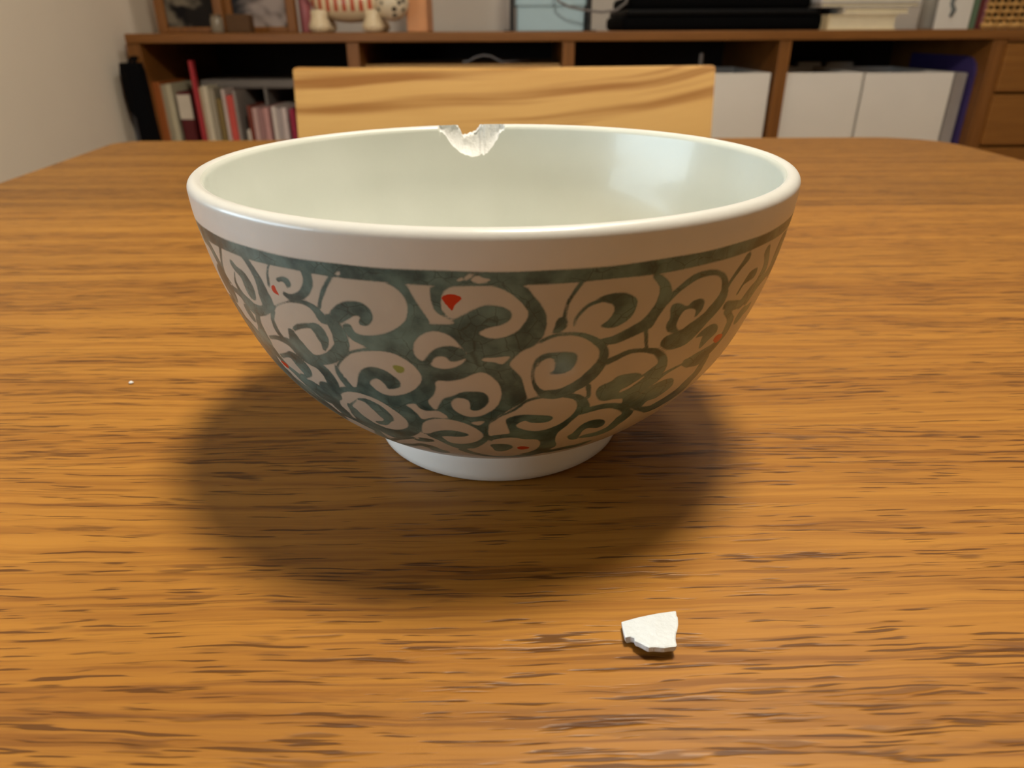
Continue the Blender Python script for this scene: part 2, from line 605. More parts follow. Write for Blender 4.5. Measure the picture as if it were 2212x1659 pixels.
# painted decoration: brush strokes and fields in surface coordinates
# (kind, angle from the front in 0.1 degree, height in 0.01 mm)
PAINT = json.loads('''[["Tp",[-116,-111,-107,-103,-99,-95,-91,-88,-86,-84,-85,-87,-85,-76,-63,-54,-51,-52,-53,-56,-60,-64,-68,-72,-75,-78,-79,-80,-81,-81,-81,-81,-80,-75,-63,-48,-29,-6,21,41,52,57,61,66,70,73,76,78,80,81,81,82,81,80,79,79,78,76,73,69,64,58,51,45,40,34,30,29,29,31,35,40,45,49,51,53,55,57,59,59,60,58,55,49,43,36,28,21,15,9,4,0,-4,-7,-9,-11,-12,-11,-10,-10,-13,-18,-24,-31,-39,-47,-55,-64,-73,-82,-90,-98,-105,-111,-116,-120,-123,-127,-132,-137,-142,-147,-151,-154,-153,-151,-151,-158,-169,-183,-201,-222,-242,-256,-263,-270,-277,-283,-289,-295,-300,-303,-304,-304,-307,-316,-328,-340,-351,-361,-366,-365,-361,-358,-357,-357,-351,-338,-323,-308,-292,-276,-266,-264,-267,-270,-272,-274,-274,-271,-266,-260,-252,-244,-236,-229,-223,-217,-209,-200,-197,-202,-211,-219,-224,-228,-230,-231,-230,-228,-224,-219,-215,-213,-212,-210,-206,-200,-193,-184,-174,-164,-156,-149,-142,-135,-128,-122,-119,-117,-116,-116,-117,-119,-122,-126,-130,-135,-141,-142,-136,-125],[5407,5340,5241,5145,5061,4979,4907,4844,4792,4756,4746,4754,4763,4766,4769,4777,4792,4813,4834,4852,4871,4892,4914,4938,4970,5015,5068,5117,5158,5195,5237,5290,5346,5390,5411,5419,5422,5429,5429,5409,5358,5291,5225,5167,5111,5058,5010,4965,4917,4862,4803,4747,4696,4647,4605,4573,4549,4518,4473,4422,4375,4342,4314,4277,4219,4151,4092,4055,4028,3993,3943,3883,3818,3744,3663,3583,3502,3422,3357,3317,3294,3269,3237,3202,3161,3106,3044,2986,2940,2900,2859,2817,2775,2720,2644,2553,2465,2387,2312,2237,2159,2080,2003,1929,1859,1801,1756,1724,1710,1717,1742,1778,1826,1884,1936,1979,2018,2055,2088,2120,2154,2197,2243,2280,2312,2336,2329,2269,2172,2072,1978,1877,1797,1765,1777,1818,1889,1982,2068,2139,2205,2273,2360,2447,2491,2460,2382,2322,2305,2313,2351,2431,2533,2625,2692,2753,2828,2925,3025,3108,3165,3209,3262,3340,3430,3513,3583,3645,3704,3756,3804,3859,3928,4002,4061,4095,4116,4138,4165,4193,4221,4250,4280,4319,4376,4443,4500,4543,4578,4602,4618,4624,4615,4580,4529,4489,4466,4454,4453,4465,4488,4516,4545,4580,4623,4675,4736,4800,4870,4945,5014,5076,5134,5187,5238,5286,5325,5354,5375,5391,5410,5424]],
["Wp",[-65,-63,-62,-59,-56,-53,-49,-45,-41,-34,-23,-9,2,10,15,21,27,33,38,43,47,50,52,54,54,54,52,49,46,43,39,34,29,24,19,15,10,6,1,-2,-6,-9,-12,-14,-16,-16,-15,-12,-9,-6,-1,3,8,13,17,21,25,28,30,31,31,31,30,28,25,22,19,14,9,4,0,-4,-8,-12,-17,-22,-27,-31,-36,-42,-47,-52,-57,-61,-63,-66,-67,-67,-67,-66],[5230,5268,5298,5324,5347,5366,5379,5386,5388,5389,5393,5396,5391,5377,5358,5330,5291,5243,5194,5143,5090,5042,5008,4979,4945,4898,4845,4794,4745,4697,4655,4622,4594,4572,4556,4545,4538,4537,4540,4547,4559,4575,4591,4605,4620,4635,4651,4668,4685,4703,4720,4735,4746,4755,4769,4790,4816,4843,4870,4898,4926,4954,4983,5009,5031,5050,5065,5078,5088,5094,5097,5096,5088,5073,5051,5027,5000,4971,4942,4909,4875,4862,4882,4921,4962,4995,5029,5069,5122,5180]],
["Wp",[-116,-115,-112,-109,-105,-100,-95,-90,-85,-80,-75,-70,-65,-61,-57,-54,-51,-48,-45,-42,-40,-38,-37,-36,-36,-37,-38,-40,-43,-46,-50,-54,-58,-62,-68,-73,-78,-83,-87,-91,-95,-99,-102,-104,-106,-108,-111,-115,-117,-118,-118,-118,-118,-117],[4363,4404,4448,4491,4533,4573,4604,4625,4638,4643,4638,4625,4607,4584,4555,4523,4487,4446,4406,4366,4325,4292,4267,4250,4246,4264,4295,4323,4343,4360,4374,4384,4391,4391,4385,4372,4352,4327,4295,4258,4213,4162,4122,4094,4077,4076,4097,4135,4172,4203,4235,4266,4297,4328]],
["Wp",[-93,-91,-89,-86,-83,-79,-76,-73,-70,-67,-66,-65,-63,-60,-56,-52,-47,-41,-38,-38,-39,-42,-45,-49,-53,-58,-64,-70,-75,-80,-84,-88,-91,-93,-94,-94],[4047,4080,4119,4151,4170,4183,4189,4186,4176,4162,4142,4117,4100,4095,4096,4105,4126,4154,4166,4152,4123,4092,4064,4033,4006,3982,3961,3948,3944,3947,3955,3966,3982,3998,4012,4027]],
["Wp",[-14,-13,-12,-8,-4,2,8,15,23,28,29,27,25,22,20,17,13,9,4,-1,-6,-10,-12,-14],[4146,4158,4170,4179,4182,4183,4185,4195,4205,4205,4185,4155,4126,4097,4070,4055,4062,4081,4098,4105,4109,4114,4124,4135]],
["Wp",[-113,-110,-105,-101,-98,-96,-94,-93,-93,-93,-92,-90,-87,-81,-75,-67,-60,-52,-45,-39,-33,-28,-23,-19,-15,-11,-7,-3,1,5,9,12,14,15,16,15,14,12,10,6,2,-3,-9,-15,-22,-29,-36,-42,-48,-53,-58,-62,-66,-69,-71,-72,-72,-72,-70,-67,-64,-60,-56,-52,-48,-45,-42,-40,-39,-39,-39,-40,-40,-37,-33,-28,-24,-20,-16,-12,-9,-6,-6,-6,-7,-9,-12,-15,-20,-25,-31,-37,-43,-49,-56,-62,-69,-74,-80,-84,-88,-91,-94,-97,-99,-101,-104,-107,-109,-111,-113],[3210,3259,3308,3358,3411,3465,3514,3559,3600,3634,3660,3679,3692,3696,3693,3697,3713,3735,3761,3794,3832,3861,3882,3895,3897,3887,3867,3838,3799,3750,3697,3640,3579,3515,3447,3376,3309,3247,3188,3134,3082,3034,2990,2950,2914,2890,2880,2882,2893,2912,2940,2971,3008,3049,3090,3131,3171,3210,3249,3285,3312,3326,3331,3328,3320,3305,3285,3257,3224,3188,3146,3102,3067,3047,3038,3040,3055,3080,3114,3156,3205,3253,3300,3346,3387,3421,3450,3471,3482,3486,3486,3487,3484,3471,3441,3402,3366,3343,3324,3297,3254,3202,3151,3100,3051,3021,3022,3043,3074,3113,3161]],
["Wp",[-158,-153,-145,-139,-137,-136,-135,-132,-128,-122,-115,-106,-98,-91,-85,-84,-92,-104,-115,-123,-130,-136,-139,-140,-142,-145,-148,-151,-154,-158],[3055,3082,3108,3116,3098,3063,3030,3004,2979,2964,2971,2987,2983,2938,2873,2822,2806,2805,2797,2766,2728,2714,2743,2796,2848,2896,2945,2985,3013,3035]],
["Wp",[-142,-138,-133,-127,-120,-113,-105,-97,-89,-81,-72,-64,-56,-50,-44,-39,-34,-29,-25,-23,-22,-22,-25,-29,-34,-40,-47,-54,-62,-70,-78,-86,-94,-100,-105,-108,-110,-112,-112,-110,-106,-100,-93,-86,-78,-71,-65,-59,-55,-52,-52,-53,-58,-64,-71,-77,-84,-91,-99,-107,-115,-123,-131,-138,-144,-150,-152,-150,-146],[2547,2607,2656,2697,2731,2757,2775,2785,2786,2779,2761,2734,2703,2669,2631,2589,2541,2488,2436,2388,2342,2295,2242,2187,2136,2092,2054,2021,1993,1971,1960,1961,1974,2000,2046,2104,2151,2179,2198,2213,2225,2233,2239,2242,2244,2249,2260,2275,2293,2316,2341,2366,2392,2416,2435,2448,2456,2454,2443,2421,2394,2353,2304,2269,2253,2253,2284,2361,2462]],
["Wp",[-42,-35,-23,-16,-17,-23,-28,-34,-40],[2724,2748,2767,2767,2731,2676,2643,2656,2692]],
["Wp",[-170,-165,-159,-154,-150,-145,-143,-143,-146,-150,-157,-166,-173,-174,-172],[2154,2191,2221,2235,2230,2210,2184,2149,2108,2073,2044,2019,2016,2051,2106]],
["Wp",[-268,-259,-248,-238,-232,-226,-219,-209,-197,-186,-176,-166,-158,-150,-144,-139,-133,-128,-123,-120,-117,-115,-114,-114,-115,-117,-121,-125,-130,-137,-144,-151,-159,-167,-174,-181,-187,-193,-198,-202,-206,-210,-212,-214,-216,-216,-214,-211,-208,-204,-201,-198,-195,-192,-190,-188,-186,-185,-184,-184,-182,-178,-172,-167,-163,-160,-157,-156,-155,-155,-156,-158,-161,-165,-169,-173,-178,-183,-189,-194,-200,-206,-211,-217,-222,-226,-230,-233,-236,-239,-241,-244,-247,-249,-253,-257,-260,-261,-262,-263,-265,-268,-269,-271,-271],[3718,3811,3911,3990,4036,4066,4093,4124,4152,4172,4183,4187,4180,4162,4133,4099,4061,4016,3968,3915,3859,3807,3764,3726,3684,3635,3581,3528,3474,3420,3373,3332,3298,3270,3250,3238,3234,3239,3252,3272,3299,3333,3366,3395,3423,3452,3484,3516,3542,3565,3582,3588,3580,3561,3539,3513,3484,3456,3428,3401,3386,3389,3404,3421,3439,3459,3483,3512,3545,3578,3611,3644,3677,3714,3751,3782,3806,3824,3835,3839,3835,3822,3799,3767,3730,3690,3645,3599,3551,3502,3453,3399,3344,3302,3279,3270,3277,3308,3354,3402,3443,3486,3534,3588,3647]],
["Wp",[-309,-300,-287,-279,-278,-281,-283,-282,-280,-281,-286,-293,-299,-301,-300,-300,-301,-302,-303,-306,-310],[3580,3625,3666,3674,3633,3561,3482,3397,3306,3233,3186,3157,3154,3187,3246,3305,3360,3416,3466,3508,3545]],
["Wp",[-334,-322,-309,-297,-287,-277,-267,-257,-248,-239,-231,-223,-215,-208,-201,-195,-189,-183,-178,-175,-173,-173,-175,-178,-183,-191,-201,-211,-220,-230,-239,-247,-254,-260,-265,-268,-271,-276,-281,-285,-287,-288,-292,-300,-312,-324,-332,-338,-340,-342,-340],[2708,2815,2931,3019,3074,3110,3132,3143,3141,3132,3118,3096,3066,3026,2977,2923,2864,2799,2734,2672,2610,2549,2487,2425,2368,2315,2265,2225,2200,2187,2185,2197,2220,2244,2258,2274,2305,2360,2427,2492,2567,2640,2664,2594,2467,2381,2401,2474,2545,2591,2638]],
["Ss",[-308,-290,-311,-291,-314,-291,-318,-292,-320,-292,-320,-291,-321,-289,-321,-286,-320,-281,-320,-278],[2649,2768,2583,2715,2483,2638,2382,2565,2298,2503,2220,2441,2143,2384,2059,2333,1976,2286,1915,2253]],
["Ss",[-264,-260,-259,-255,-253,-247,-248,-238,-244,-231,-240,-224,-238,-217,-235,-212,-234,-208,-233,-205,-233,-203,-233,-202,-232,-206,-229,-215,-229,-226,-230,-238,-236,-247,-243,-254,-250,-258],[2947,2997,2942,3010,2931,3025,2907,3028,2863,3012,2802,2984,2740,2950,2678,2908,2615,2858,2556,2807,2507,2756,2477,2691,2490,2586,2510,2459,2494,2359,2467,2291,2434,2272,2406,2276,2387,2279]],
["Ss",[-268,-268,-273,-272,-280,-280,-287,-287,-291,-292,-295,-297,-298,-300],[2947,2924,2913,2883,2864,2823,2820,2767,2791,2725,2768,2691,2751,2668]],
["Ss",[-464,-413,-472,-407,-485,-399,-472,-393,-467,-391,-468,-392,-458,-392,-455,-386,-423,-377,-392,-366,-377,-356,-365,-346,-355,-335,-345,-324,-336,-313,-329,-304,-322,-296,-316,-289,-313,-284,-316,-280,-350,-278,-353,-278],[2310,2591,2219,2573,2086,2544,2068,2497,2014,2421,1928,2325,1892,2251,1836,2224,1939,2223,2051,2225,2077,2221,2079,2218,2067,2211,2040,2195,1999,2174,1954,2148,1920,2124,1885,2097,1824,2049,1688,1959,1363,1843,1273,1750]],
["Ss",[-185,-191,-198,-206,-219,-229,-241,-256,-263,-290,-291,-340,-334,-345],[2042,1941,1993,1880,1914,1777,1821,1650,1715,1472,1571,1234,1341,1255]],
["Ss",[-315,-294,-305,-268,-272,-243,-244,-223,-222,-207,-205,-193,-192,-181,-184,-171,-178,-162,-172,-155,-168,-149,-166,-144,-161,-141,-152,-137,-144,-133,-138,-131],[1193,1332,1181,1443,1290,1538,1394,1604,1490,1664,1566,1721,1601,1755,1589,1762,1551,1751,1504,1729,1442,1688,1367,1636,1320,1594,1336,1571,1385,1559,1420,1551]],
["Ss",[-171,-166,-165,-159,-156,-150,-150,-144],[1972,2052,1962,2054,1948,2055,1937,2054]],
["Ss",[-188,-182,-182,-176,-174,-167,-166,-159,-160,-154,-155,-149,-151,-146],[1869,1956,1870,1969,1871,1986,1876,2000,1888,2012,1903,2024,1914,2032]],
["Tp",[-13,-14,-14,-11,-8,-3,3,13,25,35,42,48,53,59,64,70,77,85,93,102,112,121,129,137,144,151,156,161,166,171,174,177,180,180,179,175,171,167,163,159,155,151,148,143,139,135,134,134,136,140,147,151,149,143,135,126,115,102,89,73,57,40,24,12,2,-7],[2206,2356,2516,2646,2732,2795,2859,2929,2998,3064,3132,3199,3253,3287,3310,3327,3339,3346,3353,3364,3374,3376,3366,3346,3323,3299,3271,3237,3194,3145,3094,3041,2986,2937,2904,2880,2848,2802,2748,2689,2625,2556,2488,2424,2362,2294,2219,2136,2046,1939,1820,1712,1635,1579,1532,1488,1453,1431,1403,1386,1437,1583,1751,1892,1996,2092]],
["Wp",[13,19,28,35,41,45,50,53,56,61,67,74,82,90,99,107,115,123,130,136,141,145,149,151,153,154,154,153,152,150,147,143,138,133,127,120,113,106,98,90,83,76,69,63,57,52,48,45,44,44,46,49,52,56,60,63,66,70,76,83,90,96,102,107,110,112,113,112,110,106,99,91,82,73,64,55,48,42,37,32,28,25,24,23,24,24,26,27,29,31,32,29,24,19,14,8,2,-3,-7,-10,-11,-10,-9,-8,-7,-5,-1,3,6,8,10],[2880,2917,2960,3001,3040,3079,3117,3156,3195,3228,3254,3274,3287,3294,3294,3289,3280,3266,3249,3228,3205,3176,3140,3098,3053,3006,2955,2905,2857,2810,2760,2705,2647,2593,2547,2507,2473,2445,2424,2413,2417,2432,2452,2477,2506,2535,2562,2590,2617,2646,2675,2700,2724,2744,2752,2740,2716,2694,2679,2666,2660,2661,2669,2684,2709,2741,2771,2795,2817,2838,2857,2874,2890,2905,2919,2925,2920,2908,2892,2875,2855,2831,2804,2774,2738,2694,2643,2589,2524,2455,2401,2376,2370,2364,2355,2347,2340,2323,2308,2326,2404,2509,2596,2648,2686,2720,2754,2785,2813,2835,2854]],
["Wp",[-68,-61,-50,-39,-29,-20,-13,-9,-6,-1,6,14,22,28,33,39,48,57,67,77,86,94,99,103,105,106,105,103,99,93,85,74,61,47,34,21,8,-6,-19,-31,-42,-51,-58,-64,-68],[1759,1773,1781,1806,1864,1937,2005,2068,2128,2174,2203,2220,2231,2239,2243,2236,2213,2179,2148,2133,2121,2095,2042,1973,1899,1822,1738,1662,1599,1547,1500,1457,1419,1389,1367,1354,1359,1385,1427,1478,1540,1607,1661,1700,1732]],
["Tp",[-10,-6,-1,5,13,22,30,36,40,42,41,36,31,25,19,13,8,4,0,-2,-3,-5,-7,-10],[1970,1992,2002,2005,2004,1996,1977,1944,1902,1855,1803,1745,1698,1666,1647,1639,1644,1662,1689,1725,1769,1817,1871,1927]],
["Ss",[-83,-74,-77,-69,-68,-61,-57,-51,-43,-39,-28,-25,-12,-10,5,5,21,21,38,36,55,52,72,67,89,81,105,94,120,106,130,114],[1585,1767,1538,1718,1465,1644,1393,1569,1341,1497,1294,1421,1253,1361,1223,1330,1202,1318,1185,1320,1170,1329,1159,1351,1167,1390,1211,1467,1264,1554,1297,1609]],
["Ss",[159,147,167,155,180,166,194,177,207,189,221,202,234,213,244,223,250,232,254,238],[1298,1478,1314,1505,1333,1538,1344,1561,1341,1565,1329,1559,1330,1558,1365,1574,1419,1596,1458,1611]],
["Ss",[88,90,85,87,80,83,76,79,73,77,69,74,67,72,65,70,64,69,63,68,63,68,63,68,64,69,65,71,67,73,69,76,73,79,77,83,82,86,88,89,94,93,100,98,107,103,113,108,120,113,127,118,133,123,140,129,146,135,153,140,159,145,164,149,168,152,173,155,177,159,181,163,184,166,186,169,187,170,188,171,188,171,187,170,184,170,180,168,176,167,171,164,166,160,161,156,155,152,150,148,145,143,140,139,134,134,128,128,123,123,118,119,114,115,110,111,106,106,101,102,97,98,93,95,88,91,84,87,80,82,75,78,72,75],[4240,4161,4232,4153,4219,4141,4199,4125,4170,4106,4135,4082,4091,4052,4037,4008,3976,3955,3915,3900,3855,3847,3793,3794,3731,3739,3664,3681,3594,3625,3525,3576,3459,3535,3394,3503,3337,3484,3297,3476,3274,3473,3261,3472,3255,3469,3257,3470,3269,3478,3291,3495,3321,3520,3353,3551,3386,3586,3423,3625,3462,3665,3500,3703,3540,3742,3589,3785,3649,3834,3717,3887,3784,3937,3848,3982,3913,4023,3981,4062,4053,4104,4126,4146,4200,4177,4268,4200,4322,4227,4366,4260,4408,4298,4445,4337,4477,4374,4504,4406,4527,4435,4547,4461,4563,4484,4576,4504,4585,4518,4588,4525,4588,4527,4587,4527,4587,4528,4587,4528,4583,4524,4572,4514,4557,4499,4540,4483,4519,4463,4497,4440,4481,4424]],
["Tp",[74,77,81,85,91,97,103,110,117,123,128,131,133,135,135,135,134,132,130,128,125,121,118,115,111,106,101,97,94,93,92,94,97,99,100,100,100,100,98,97,95,92,90,86,82,78,75,73,71,71,72],[4149,4182,4204,4220,4230,4235,4235,4233,4226,4214,4200,4181,4154,4115,4068,4022,3977,3933,3894,3863,3839,3820,3808,3801,3798,3797,3799,3804,3812,3822,3834,3846,3859,3879,3914,3955,3996,4033,4069,4098,4118,4132,4136,4127,4107,4081,4038,3988,3971,4013,4087]],
["Ss",[123,129,121,126,118,123,115,120,113,117,110,115,108,113,107,111,106,111,105,110,104,110,104,110,104,110,106,111,108,112,109,113],[5399,5356,5363,5321,5312,5271,5259,5221,5212,5176,5163,5130,5113,5086,5060,5038,5007,4989,4960,4943,4919,4904,4880,4871,4839,4843,4794,4810,4756,4773,4731,4745]],
["Tp",[96,98,100,103,105,108,109,111,111,112,111,109,107,105,101,99,96,94,93,91,91,91,92,93,94,94,95],[4822,4842,4856,4858,4846,4824,4796,4764,4728,4694,4668,4645,4626,4610,4599,4590,4582,4577,4580,4594,4615,4640,4665,4694,4724,4758,4793]],
["Ss",[159,161,154,157,148,150,142,145,137,140,133,137,130,134,127,131,124,128,122,126,121,125,121,125,121,124],[5111,5043,5099,5034,5080,5020,5055,5001,5024,4975,4988,4943,4950,4909,4910,4873,4867,4834,4823,4798,4777,4761,4732,4722,4702,4694]],
["Tp",[153,154,159,164,169,176,182,189,195,200,205,210,214,216,218,218,218,217,216,214,211,207,203,199,195,191,188,184,180,176,172,168,164,163,165,168,171,174,176,178,180,181,182,181,180,177,174,171,167,161,156],[5100,5121,5140,5156,5166,5173,5173,5167,5155,5137,5111,5080,5049,5021,4993,4959,4912,4858,4807,4760,4714,4676,4647,4625,4608,4593,4584,4579,4581,4587,4597,4608,4622,4638,4656,4677,4700,4723,4748,4777,4811,4848,4885,4922,4959,4989,5006,5016,5030,5052,5077]],
["Ss",[238,244,242,249,247,257,250,265,251,271,252,275,253,277,253,276,253,273,252,270,250,267,247,265,244,262,241,259,237,256,233,251,229,244,223,236,217,230,212,224,207,218,202,213,197,207,191,200,187,193,181,186,175,178,170,173],[5320,5402,5279,5370,5225,5317,5182,5247,5148,5165,5108,5083,5072,5000,5033,4927,4982,4870,4927,4818,4877,4761,4830,4702,4782,4645,4731,4586,4684,4523,4647,4465,4617,4424,4589,4398,4561,4377,4536,4356,4513,4337,4491,4320,4468,4300,4446,4280,4430,4269,4420,4274,4414,4288,4411,4299]],
["Ss",[241,249,242,250,245,253,247,255,250,257,253,260,255,261],[4453,4437,4397,4381,4316,4301,4237,4223,4163,4150,4092,4080,4042,4030]],
["Ss",[256,246,258,247,260,248,263,250,265,252,267,254,269,257,271,259,274,263,278,266,281,271,285,276,289,281,294,286,300,291,305,296,312,302,318,308,324,316,332,324,341,334,349,343,356,351,361,359,367,367,372,375,376,385,379,393,382,400,385,405,388,408,388,411,388,413,386,413,383,411,379,407,374,402,369,397,365,391,359,385,351,380,343,374,335,368,328,363,322,357,317,349,311,340,304,331,299,323,295,314,292,306,289,301],[4479,4541,4527,4594,4593,4668,4651,4734,4694,4781,4730,4821,4766,4859,4802,4899,4837,4938,4873,4975,4911,5007,4950,5036,4988,5067,5026,5105,5061,5145,5093,5182,5122,5217,5147,5251,5164,5275,5174,5287,5177,5288,5174,5283,5166,5273,5154,5256,5136,5228,5110,5191,5082,5140,5054,5069,5011,4989,4952,4907,4891,4827,4833,4747,4779,4666,4729,4589,4685,4521,4641,4464,4595,4411,4546,4361,4498,4312,4452,4259,4409,4195,4369,4126,4335,4063,4306,4010,4284,3963,4273,3926,4273,3903,4280,3895,4280,3899,4269,3924,4253,3960,4242,3985]],
["Tp",[282,282,283,284,288,293,298,304,310,316,320,322,326,331,337,342,347,351,354,356,356,356,355,353,350,348,345,342,341,341,339,335,330,325,321,316,312,309,307,306,305,305,306,310,317,319,312,300,291,287,284,283,283,285,286,286,285,284,283,282],[4748,4775,4799,4815,4822,4821,4810,4781,4743,4721,4733,4764,4788,4798,4802,4797,4780,4755,4724,4685,4641,4600,4564,4532,4506,4481,4462,4463,4497,4550,4594,4623,4643,4655,4660,4656,4640,4608,4564,4517,4472,4425,4378,4324,4269,4237,4241,4267,4301,4344,4396,4445,4486,4525,4561,4593,4623,4653,4686,4718]],
["Ss",[194,187,197,191,203,196,209,202,214,208,220,214,226,221,232,228,239,235,246,242,251,248,257,254,263,260,269,266,275,273,280,282,284,291,288,301,291,311,292,317,294,321,295,322,295,322,294,320,291,317,288,313,282,309,277,303,272,297,266,291,262,287],[3878,3997,3894,4009,3918,4027,3943,4045,3969,4067,3994,4091,4010,4107,4016,4109,4013,4103,4005,4094,3994,4086,3979,4076,3958,4065,3933,4056,3906,4042,3876,4007,3834,3948,3786,3871,3755,3770,3730,3661,3684,3569,3636,3490,3595,3420,3555,3360,3514,3303,3470,3243,3426,3185,3384,3132,3343,3084,3304,3043,3277,3015]],
["Ss",[288,314,284,310,278,305,272,299,267,294,261,289,256,284,252,279,249,275,248,271,249,269,251,269,253,269],[3604,3362,3575,3328,3533,3277,3488,3225,3444,3176,3395,3127,3337,3079,3267,3028,3190,2976,3107,2929,3015,2881,2928,2825,2869,2780]],
["Tp",[183,183,185,188,193,199,205,210,213,218,225,233,241,248,254,259,265,269,272,273,272,271,271,271,270,269,267,263,258,252,245,239,231,225,218,213,207,202,197,193,189,185],[3277,3330,3379,3420,3444,3458,3477,3511,3550,3578,3588,3587,3581,3575,3564,3546,3519,3486,3450,3416,3381,3341,3295,3244,3190,3127,3059,3009,2990,2991,2996,3005,3019,3028,3028,3024,3028,3043,3065,3100,3153,3217]],
["Xs",[238,234,241,237,246,242,252,248,257,252,261,257,266,262,270,267,274,271,276,274],[3174,3227,3186,3240,3205,3258,3227,3280,3256,3305,3288,3333,3320,3361,3354,3390,3387,3419,3409,3439]],
["Ss",[160,170,161,171,162,172,164,173,165,174,166,175,167,175],[3463,3459,3434,3429,3392,3384,3352,3334,3305,3281,3254,3228,3216,3191]],
["Ss",[364,369,359,364,351,357,344,350,336,343,328,336,321,329,315,325,311,320,306,316,301,310,296,305,291,300,286,295,280,290,275,287,271,285,268,284,266,284,265,286,266,288,267,290],[3463,3413,3457,3406,3449,3394,3437,3378,3422,3356,3404,3331,3380,3301,3347,3265,3310,3225,3275,3186,3244,3154,3214,3124,3184,3093,3157,3060,3129,3025,3096,2986,3055,2936,3009,2879,2958,2824,2897,2769,2835,2708,2794,2661]],
["Tp",[364,368,377,388,399,412,425,436,446,452,452,447,440,431,420,410,400,390,382,373,366],[3521,3541,3544,3537,3520,3492,3454,3408,3353,3304,3263,3231,3213,3211,3221,3241,3271,3309,3354,3411,3475]],
["Ss",[432,464,433,464,434,465,434,466,434,467,434,468,432,469,428,467,423,464,417,462,414,462,411,464,407,463,400,455,392,444,384,433,376,423,368,413,360,402,352,391,343,378,335,363,325,345,314,328,304,314,297,303,291,294,286,288],[3344,3178,3309,3144,3259,3092,3205,3033,3146,2966,3082,2889,3024,2811,2974,2743,2928,2680,2879,2615,2822,2536,2764,2448,2713,2371,2672,2325,2637,2299,2604,2276,2576,2253,2552,2235,2534,2226,2519,2219,2510,2220,2517,2247,2545,2312,2588,2388,2630,2454,2669,2518,2711,2575,2741,2611]],
["Tp",[286,283,283,284,285,288,292,298,305,313,321,330,338,346,355,362,368,372,375,375,372,368,363,357,352,349,347,343,336,328,322,320,319,318,317,315,311,303,293],[2726,2788,2851,2909,2960,3007,3049,3087,3120,3146,3168,3183,3187,3180,3163,3131,3077,3008,2945,2898,2859,2823,2788,2755,2728,2710,2699,2692,2697,2704,2698,2662,2612,2573,2549,2538,2551,2596,2661]],
["Ss",[174,167,179,172,186,179,194,186,201,193,208,201,216,209,224,217,233,226,241,235,250,243,259,253,263,263,265,276,266,288,265,300,266,304,265,302,265,300,265,297,264,294,263,291,261,288,259,286,255,281,250,273,242,263,234,252,224,238,212,224,204,214],[2769,2935,2779,2938,2793,2943,2804,2947,2813,2954,2819,2961,2817,2962,2804,2954,2782,2939,2748,2919,2697,2898,2639,2868,2596,2810,2577,2708,2574,2570,2593,2405,2578,2287,2526,2220,2466,2170,2409,2127,2354,2090,2296,2049,2235,1991,2174,1925,2122,1871,2083,1841,2053,1826,2033,1823,2024,1837,2024,1859,2023,1873]],
["Tp",[162,163,167,171,173,176,179,184,190,197,204,213,220,227,233,237,240,241,240,237,232,226,218,209,202,198,195,193,193,194,195,196,197,196,192,185,178,171,165],[2081,2114,2140,2182,2257,2345,2417,2468,2505,2528,2533,2522,2502,2472,2432,2388,2338,2284,2241,2215,2202,2201,2224,2258,2273,2257,2224,2184,2135,2077,2020,1966,1914,1879,1868,1874,1900,1953,2023]],
["Ss",[432,449,429,445,426,439,422,433,418,429,414,424,411,420,408,417,406,414,404,412,402,410,401,408,400,407],[5331,5241,5293,5212,5240,5171,5187,5127,5140,5085,5095,5041,5051,4999,5011,4963,4973,4928,4932,4891,4881,4844,4828,4793,4790,4757]],
["Ss",[498,531,503,534,510,540,516,545,519,548,520,551,520,552,518,550,515,547,511,541,506,534,499,526,493,519,488,515,483,512,479,509,475,505,471,501,467,495,460,488,453,479,445,468,435,453,425,439,417,429],[5273,5189,5216,5134,5134,5052,5054,4967,4984,4887,4915,4808,4853,4736,4800,4677,4754,4626,4712,4582,4675,4547,4642,4517,4607,4484,4566,4441,4526,4392,4492,4348,4461,4312,4437,4279,4432,4255,4451,4240,4481,4237,4510,4252,4535,4291,4561,4340,4578,4371]],
["Tp",[494,497,498,498,497,495,491,485,479,473,468,462,458,455,453,451,448,445,444,446,449,451,454,456,458,461,464,468,476,486],[4983,4951,4905,4865,4835,4810,4792,4784,4782,4778,4770,4760,4740,4697,4642,4605,4595,4602,4623,4660,4711,4757,4794,4827,4861,4901,4942,4972,4989,4993]],
["Ss",[573,657,573,658,572,655,570,645,566,619,561,603,553,588,542,571,530,555,520,543,511,535,503,528,497,524],[5181,4931,5116,4863,5024,4771,4937,4699,4863,4686,4794,4645,4731,4602,4676,4561,4625,4518,4572,4468,4513,4406,4456,4340,4415,4293]],
["Ss",[526,559,520,553,512,545,505,539,498,536,493,535,489,534],[4166,4008,4158,3999,4146,3983,4136,3964,4132,3941,4130,3918,4129,3901]],
["Ss",[421,444,429,452,440,466,448,480,452,487,455,488,458,488,459,489,460,488,459,486,456,482,453,478,448,474,443,471,438,467,431,463,422,458,413,452,403,444,394,434,384,422,377,411,372,399,369,390,366,384],[4348,4356,4286,4287,4203,4177,4137,4051,4088,3952,4028,3882,3966,3824,3909,3769,3858,3718,3809,3669,3759,3619,3710,3569,3669,3522,3638,3477,3616,3434,3602,3394,3597,3354,3600,3316,3601,3289,3599,3275,3597,3270,3591,3275,3579,3300,3566,3335,3557,3358]],
["Tp",[397,394,391,390,389,389,387,381,373,368,369,372,376,380,386,392,397,402,408,413,419,424,429,432,433,430,424,419,415,411,408,404,401],[3679,3725,3797,3860,3905,3943,3970,3981,3982,3991,4018,4054,4087,4115,4141,4158,4168,4170,4162,4144,4116,4080,4030,3971,3919,3882,3852,3823,3791,3761,3734,3705,3678]],
